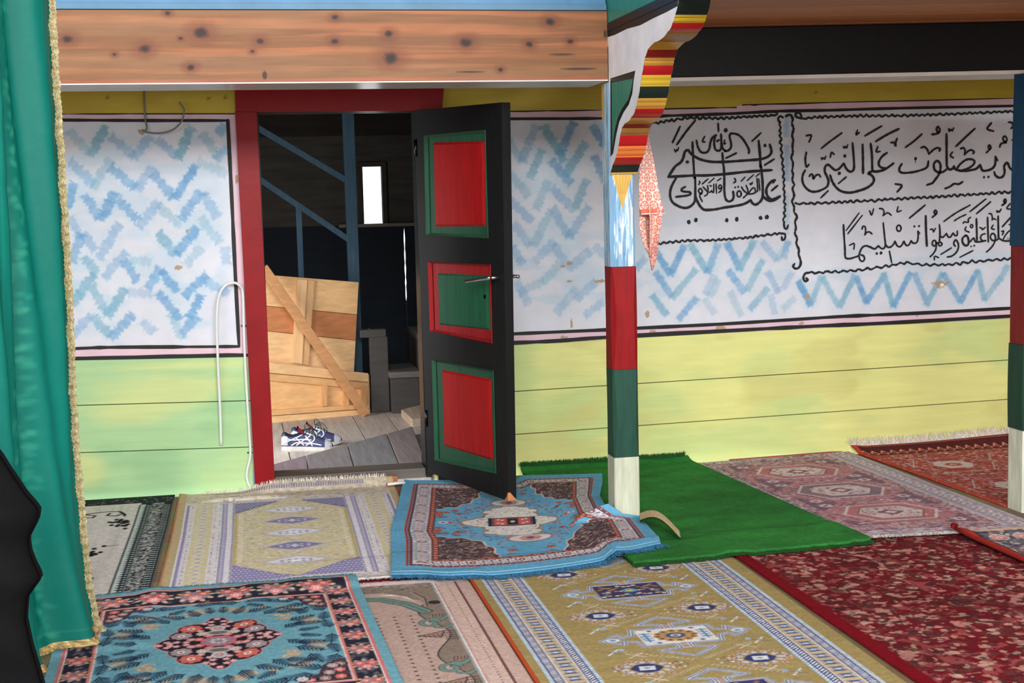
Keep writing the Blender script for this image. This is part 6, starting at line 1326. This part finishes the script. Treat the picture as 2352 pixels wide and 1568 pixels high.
# 8 pale pink grey carpet -----------------------------------------------------------------
def persian(cv, base, dots, n, seed, size):
    rs = random.Random(seed)
    for i in range(n):
        x, y = rs.uniform(cv.x0, cv.x1), rs.uniform(cv.y0, cv.y1); s = size*rs.uniform(.6, 1.3); cv.ell(x, y, s, s*rs.uniform(.35, .8), rs.choice(dots), .85, rs.uniform(0, 3))
GREY = (186, 176, 182)
cv = Canvas(0, .80, 0, 1.80, 0.0045, GREY)
cv.rect(.045, .755, .10, 1.72, (140, 120, 136)); cv.rect(.06, .66, .115, 1.70, (182, 142, 146)); persian(cv, 0, [(120, 96, 112), (206, 196, 200), (186, 116, 118), (110, 98, 118), (200, 172, 174)], 3400, 5, .011)
cv.rect(.10, .615, .22, 1.60, (180, 128, 134))
persian(cv, 0, [(112, 88, 104), (206, 198, 202), (190, 118, 120), (104, 92, 112), (200, 170, 172), (166, 140, 156)], 3000, 7, .009)
for cy in (1.40, .92, .44):
    cx = .36; P = [(cx-.20, cy), (cx-.12, cy+.15), (cx+.12, cy+.15), (cx+.20, cy), (cx+.12, cy-.15), (cx-.12, cy-.15)]
    cv.poly(P, (184, 120, 124) if cy != .92 else (140, 120, 130)); cv.loop(P, .012, (210, 196, 196)); Q = [(cx+(x-cx)*.72, cy+(y-cy)*.72) for x, y in P]; cv.poly(Q, (206, 190, 190)); cv.loop(Q, .007, (150, 96, 106))
    for i in range(60):
        r = random.Random(i+int(cy*100)); cv.ell(cx+r.uniform(-.12, .12), cy+r.uniform(-.09, .09), .012, .005, r.choice([(176, 110, 116), (120, 104, 120), (222, 214, 212)]), .9, r.uniform(0, 3))
    cv.poly([(cx-.06, cy), (cx, cy+.05), (cx+.06, cy), (cx, cy-.05)], (150, 96, 110)); cv.poly([(cx-.03, cy), (cx, cy+.025), (cx+.03, cy), (cx, cy-.025)], (214, 206, 206))
    for sx in (1, -1):
        for sy in (1, -1): cv.poly([(cx+sx*.26, cy+sy*.24), (cx+sx*.12, cy+sy*.24), (cx+sx*.26, cy+sy*.08)], (112, 92, 110), .7); flower(cv, cx+sx*.20, cy+sy*.19, .03, (206, 190, 192), (150, 80, 86), 6)
cv.rect(.665, .672, .05, 1.75, (206, 200, 204)); cv.rect(.672, .80, 0, 1.80, (180, 170, 180)); cv.rect(.69, .775, 0, 1.80, (166, 152, 164))
for i in range(23):
    y = .04+i*.078; cv.poly([(.705, y), (.735, y+.026), (.765, y), (.735, y-.026)], (212, 210, 212)); cv.ell(.735, y, .011, .010, (176, 110, 116)); cv.ell(.735, y+.039, .016, .008, (196, 186, 192)); cv.ell(.712, y+.03, .008, .008, (206, 200, 206)); cv.ell(.758, y+.03, .008, .008, (206, 200, 206))
cv.rect(0, .66, 0, .085, (190, 180, 190)); persianb = random.Random(3)
for i in range(150): cv.ell(persianb.uniform(0, .7), persianb.uniform(.01, .09), .012, .008, persianb.choice([(214, 210, 212), (150, 132, 156), (176, 120, 130)]), .9)
cv.c *= (.94+.12*fbm(cv.X*6, cv.Y*6, 2))[..., None]; cv.grain(.14, 280, 8)
fn = rug_fn(cv, edge([(2.375, 5.085), (2.30, 6.80)]), edge([(3.19, 5.02), (3.165, 6.86)]), 'pale', .002, sd=4)
o = carpet('pale_carpet', 'pale pink grey carpet with three white diamonds beside the green mat', cv, fn, .006)
fringe(o, np.stack(fn(np.linspace(.055, .42, 16), np.full(16, .002)), -1), (0, -1, .1), .045, 420, (224, 218, 210), w=.004, seed=2, jit=.5, up=.006)
ed = MB(); a_, b_ = fn(np.array(.17), np.array(1.80)), fn(np.array(.78), np.array(1.80)); ed.tube([a_, b_], .006, 8, (164, 78, 80)); ed.build('rolled_edge', M['rug'], o, smooth=True)

# 9 red carpet in the far right corner -------------------------------------------------------
cv = Canvas(0, 1.35, 0, 1.62, 0.005, (168, 84, 80))
persian(cv, 0, [(206, 180, 170), (150, 50, 52), (196, 96, 80), (120, 60, 66), (196, 140, 132), (214, 200, 190), (206, 170, 164)], 4600, 15, .012)
for (cx, cy) in ((.30, .42), (.75, .5), (.30, 1.05), (.75, 1.1), (1.15, .8)):
    P = [(cx-.18, cy), (cx-.10, cy+.17), (cx+.10, cy+.17), (cx+.18, cy), (cx+.10, cy-.17), (cx-.10, cy-.17)]; cv.loop(P, .012, (196, 80, 66)); cv.poly([(cx+(x-cx)*.6, cy+(y-cy)*.6) for x, y in P], (212, 196, 190)); flower(cv, cx, cy, .045, (186, 90, 84), (230, 220, 210), 8); cv.loop([(cx+(x-cx)*1.2, cy+(y-cy)*1.2) for x, y in P], .006, (206, 196, 190))
cv.rect(0, 1.35, 1.42, 1.62, (84, 40, 42))
for i in range(26):
    x = .03+i*.054
    for w, c in ((.030, (190, 76, 52)), (.012, (196, 170, 160))): cv.line([(x-.02, 1.50), (x, 1.54), (x+.02, 1.50), (x, 1.46), (x-.02, 1.50)], w*.5, c)
cv.line([(0, 1.43), (1.35, 1.43)], .012, (196, 120, 100)); cv.line([(0, 1.60), (1.35, 1.60)], .012, (180, 90, 70)); cv.rect(0, .022, 0, 1.62, (196, 74, 56)); cv.grain(.14, 260, 9)
fn = rug_fn(cv, edge([(3.236, 5.445), (3.172, 6.84)]), edge([(4.55, 5.445), (4.52, 6.84)]), 'red', .002, sd=6, zf=lambda s, t: .05*sstep(.93, 1.0, t)*(.5+.5*sstep(.2, .9, s)))
o = carpet('red_carpet', 'red carpet with white fringe in the far right corner', cv, fn, .009, side=(190, 66, 48))
fringe(o, np.stack(fn(np.linspace(0, 1.3, 30), np.full(30, 1.617)), -1), (0, .1, 1), .045, 900, (222, 212, 198), w=.004, seed=12, jit=.8, drop=0)

# 10 carpet at the right edge ------------------------------------------------------------------
cv = Canvas(0, .95, 0, 1.25, .005, (110, 104, 116)); persian(cv, 0, [(214, 208, 208), (70, 72, 96), (176, 90, 84), (206, 200, 204), (54, 52, 66), (200, 150, 140)], 3000, 25, .012)
cv.rect(0, .95, 1.215, 1.25, (214, 186, 160)); cv.rect(0, .05, 0, 1.25, (176, 60, 46)); cv.rect(.045, .055, 0, 1.2, (60, 50, 60))
for i in range(8): flower(cv, .12+.1*i, 1.13, .035, (206, 150, 140), (230, 220, 214), 7, (206, 200, 196))
cv.grain(.14, 260, 3)
fn = rug_fn(cv, edge([(2.795, 3.8), (2.79, 5.055)]), edge([(3.75, 3.8), (3.75, 5.02)]), 'bordered', .0015, sd=3, zf=lambda s, t: .006*sstep(.05, 0, s))
o = carpet('bordered_carpet', 'grey patterned carpet with an orange red edge at the right edge of the picture', cv, fn, .010, side=(150, 30, 36))
p = MB(); pts = [fn(np.array(-.008), np.array(t)) for t in np.linspace(0, 1.25, 14)]; p.tube([(a, b, c+.003) for a, b, c in pts], .008, 8, (150, 44, 40)); p.build('rolled_edge', M['rug'], o, smooth=True, label='dark red rolled edge')
p = MB(); q = pts[-1]; p.tube([(q[0]-.012, q[1]-.02, .034), (q[0]+.005, q[1]+.008, .037), (q[0]+.03, q[1]+.02, .034)], lambda t: .005+.006*math.sin(math.pi*t), 8, (128, 26, 34), smooth=4); p.build('turned_corner', M['rug'], o, smooth=True)

# 11 green mat ---------------------------------------------------------------------------------
cv = Canvas(0, 1, 0, 1.9, .006, (50, 126, 56)); n = fbm(cv.X*5, cv.Y*9, 4); cv.c *= (.80+.36*n)[..., None]; cv.c *= (.9+.2*fbm(cv.X*60, cv.Y*60, 9))[..., None]; cv.c = np.clip(cv.c, 0, 255)
for i in range(24):
    r = random.Random(i); cv.ell(r.random(), r.random()*1.9, .004, .003, (120, 140, 90), .7)
fn = rug_fn(cv, edge([(1.42, 4.935), (1.385, 6.835)]), edge([(2.40, 4.99), (2.395, 5.06), (2.265, 6.835)]), 'turf', .004, sd=21, zf=lambda s, t: .018*sstep(.97, 1.0, t)+.012*np.exp(-((t-.012)/.012)**2)*0, off=lambda s, t: (0, .012*(vn(s*40, t*0, 3)-.5)*sstep(.05, 0, t)))
tm = sheet('green_mat', cv, fn, M['turf'], None, .017, side=(26, 62, 28), hole=(1.543, 1.672, 5.653, 5.786)); prop(tm, 'plain green pile mat behind the pillar, along the yellow wall', 'mat')
fringe(tm, np.stack(fn(np.linspace(0, 1, 40), np.full(40, .0)), -1)-[0, 0, .006], (0, -1, -.5), .018, 2400, (34, 76, 36), 'pile_edge', w=.004, drop=.012, seed=3, jit=.6, mat='turf')
fringe(tm, np.stack(fn(np.linspace(0, .98, 40), np.full(40, 1.895)), -1), (0, .2, 1), .024, 1800, (36, 82, 40), 'pile_edge', w=.004, drop=0, seed=4, jit=.7, mat='turf')
fringe(tm, np.stack(fn(np.full(40, .998), np.linspace(0, 1.88, 40)), -1)-[0, 0, .004], (1, 0, 0), .010, 1200, (40, 92, 42), 'pile_edge', w=.004, drop=.006, seed=5, jit=.6, mat='turf')
# curled flap cut in the mat: beige backing outside, green pile inside
cvf = Canvas(0, 1, 0, .09, .004, (196, 172, 132)); cvf.grain(.1, 150, 3)
f0, f1 = F(1470, 1203, .03), F(1563, 1236, .03)
def fl_(u, v):
    x = f0[0]+(f1[0]-f0[0])*u+.03*(v/.09); y = f0[1]+(f1[1]-f0[1])*u+v*1.2; z = .030+.05*np.sin(np.pi*np.clip(u*.86+.12, 0, 1))**1.2
    return x, y, z+.004
sheet('curled_flap', cvf, fl_, M['cloth'], tm, .0025, (0, 0, -1))['label'] = 'beige backing of a curled strip'
cvf.c[:] = (34, 84, 38); cvf.grain(.3, 150, 6)
sheet('flap_pile', cvf, lambda u, v: (lambda p: (p[0], p[1], p[2]-.004))(fl_(u, v)), M['turf'], tm, .008, (0, 0, -1), side=(30, 74, 34))['label'] = 'green pile under the curled strip'
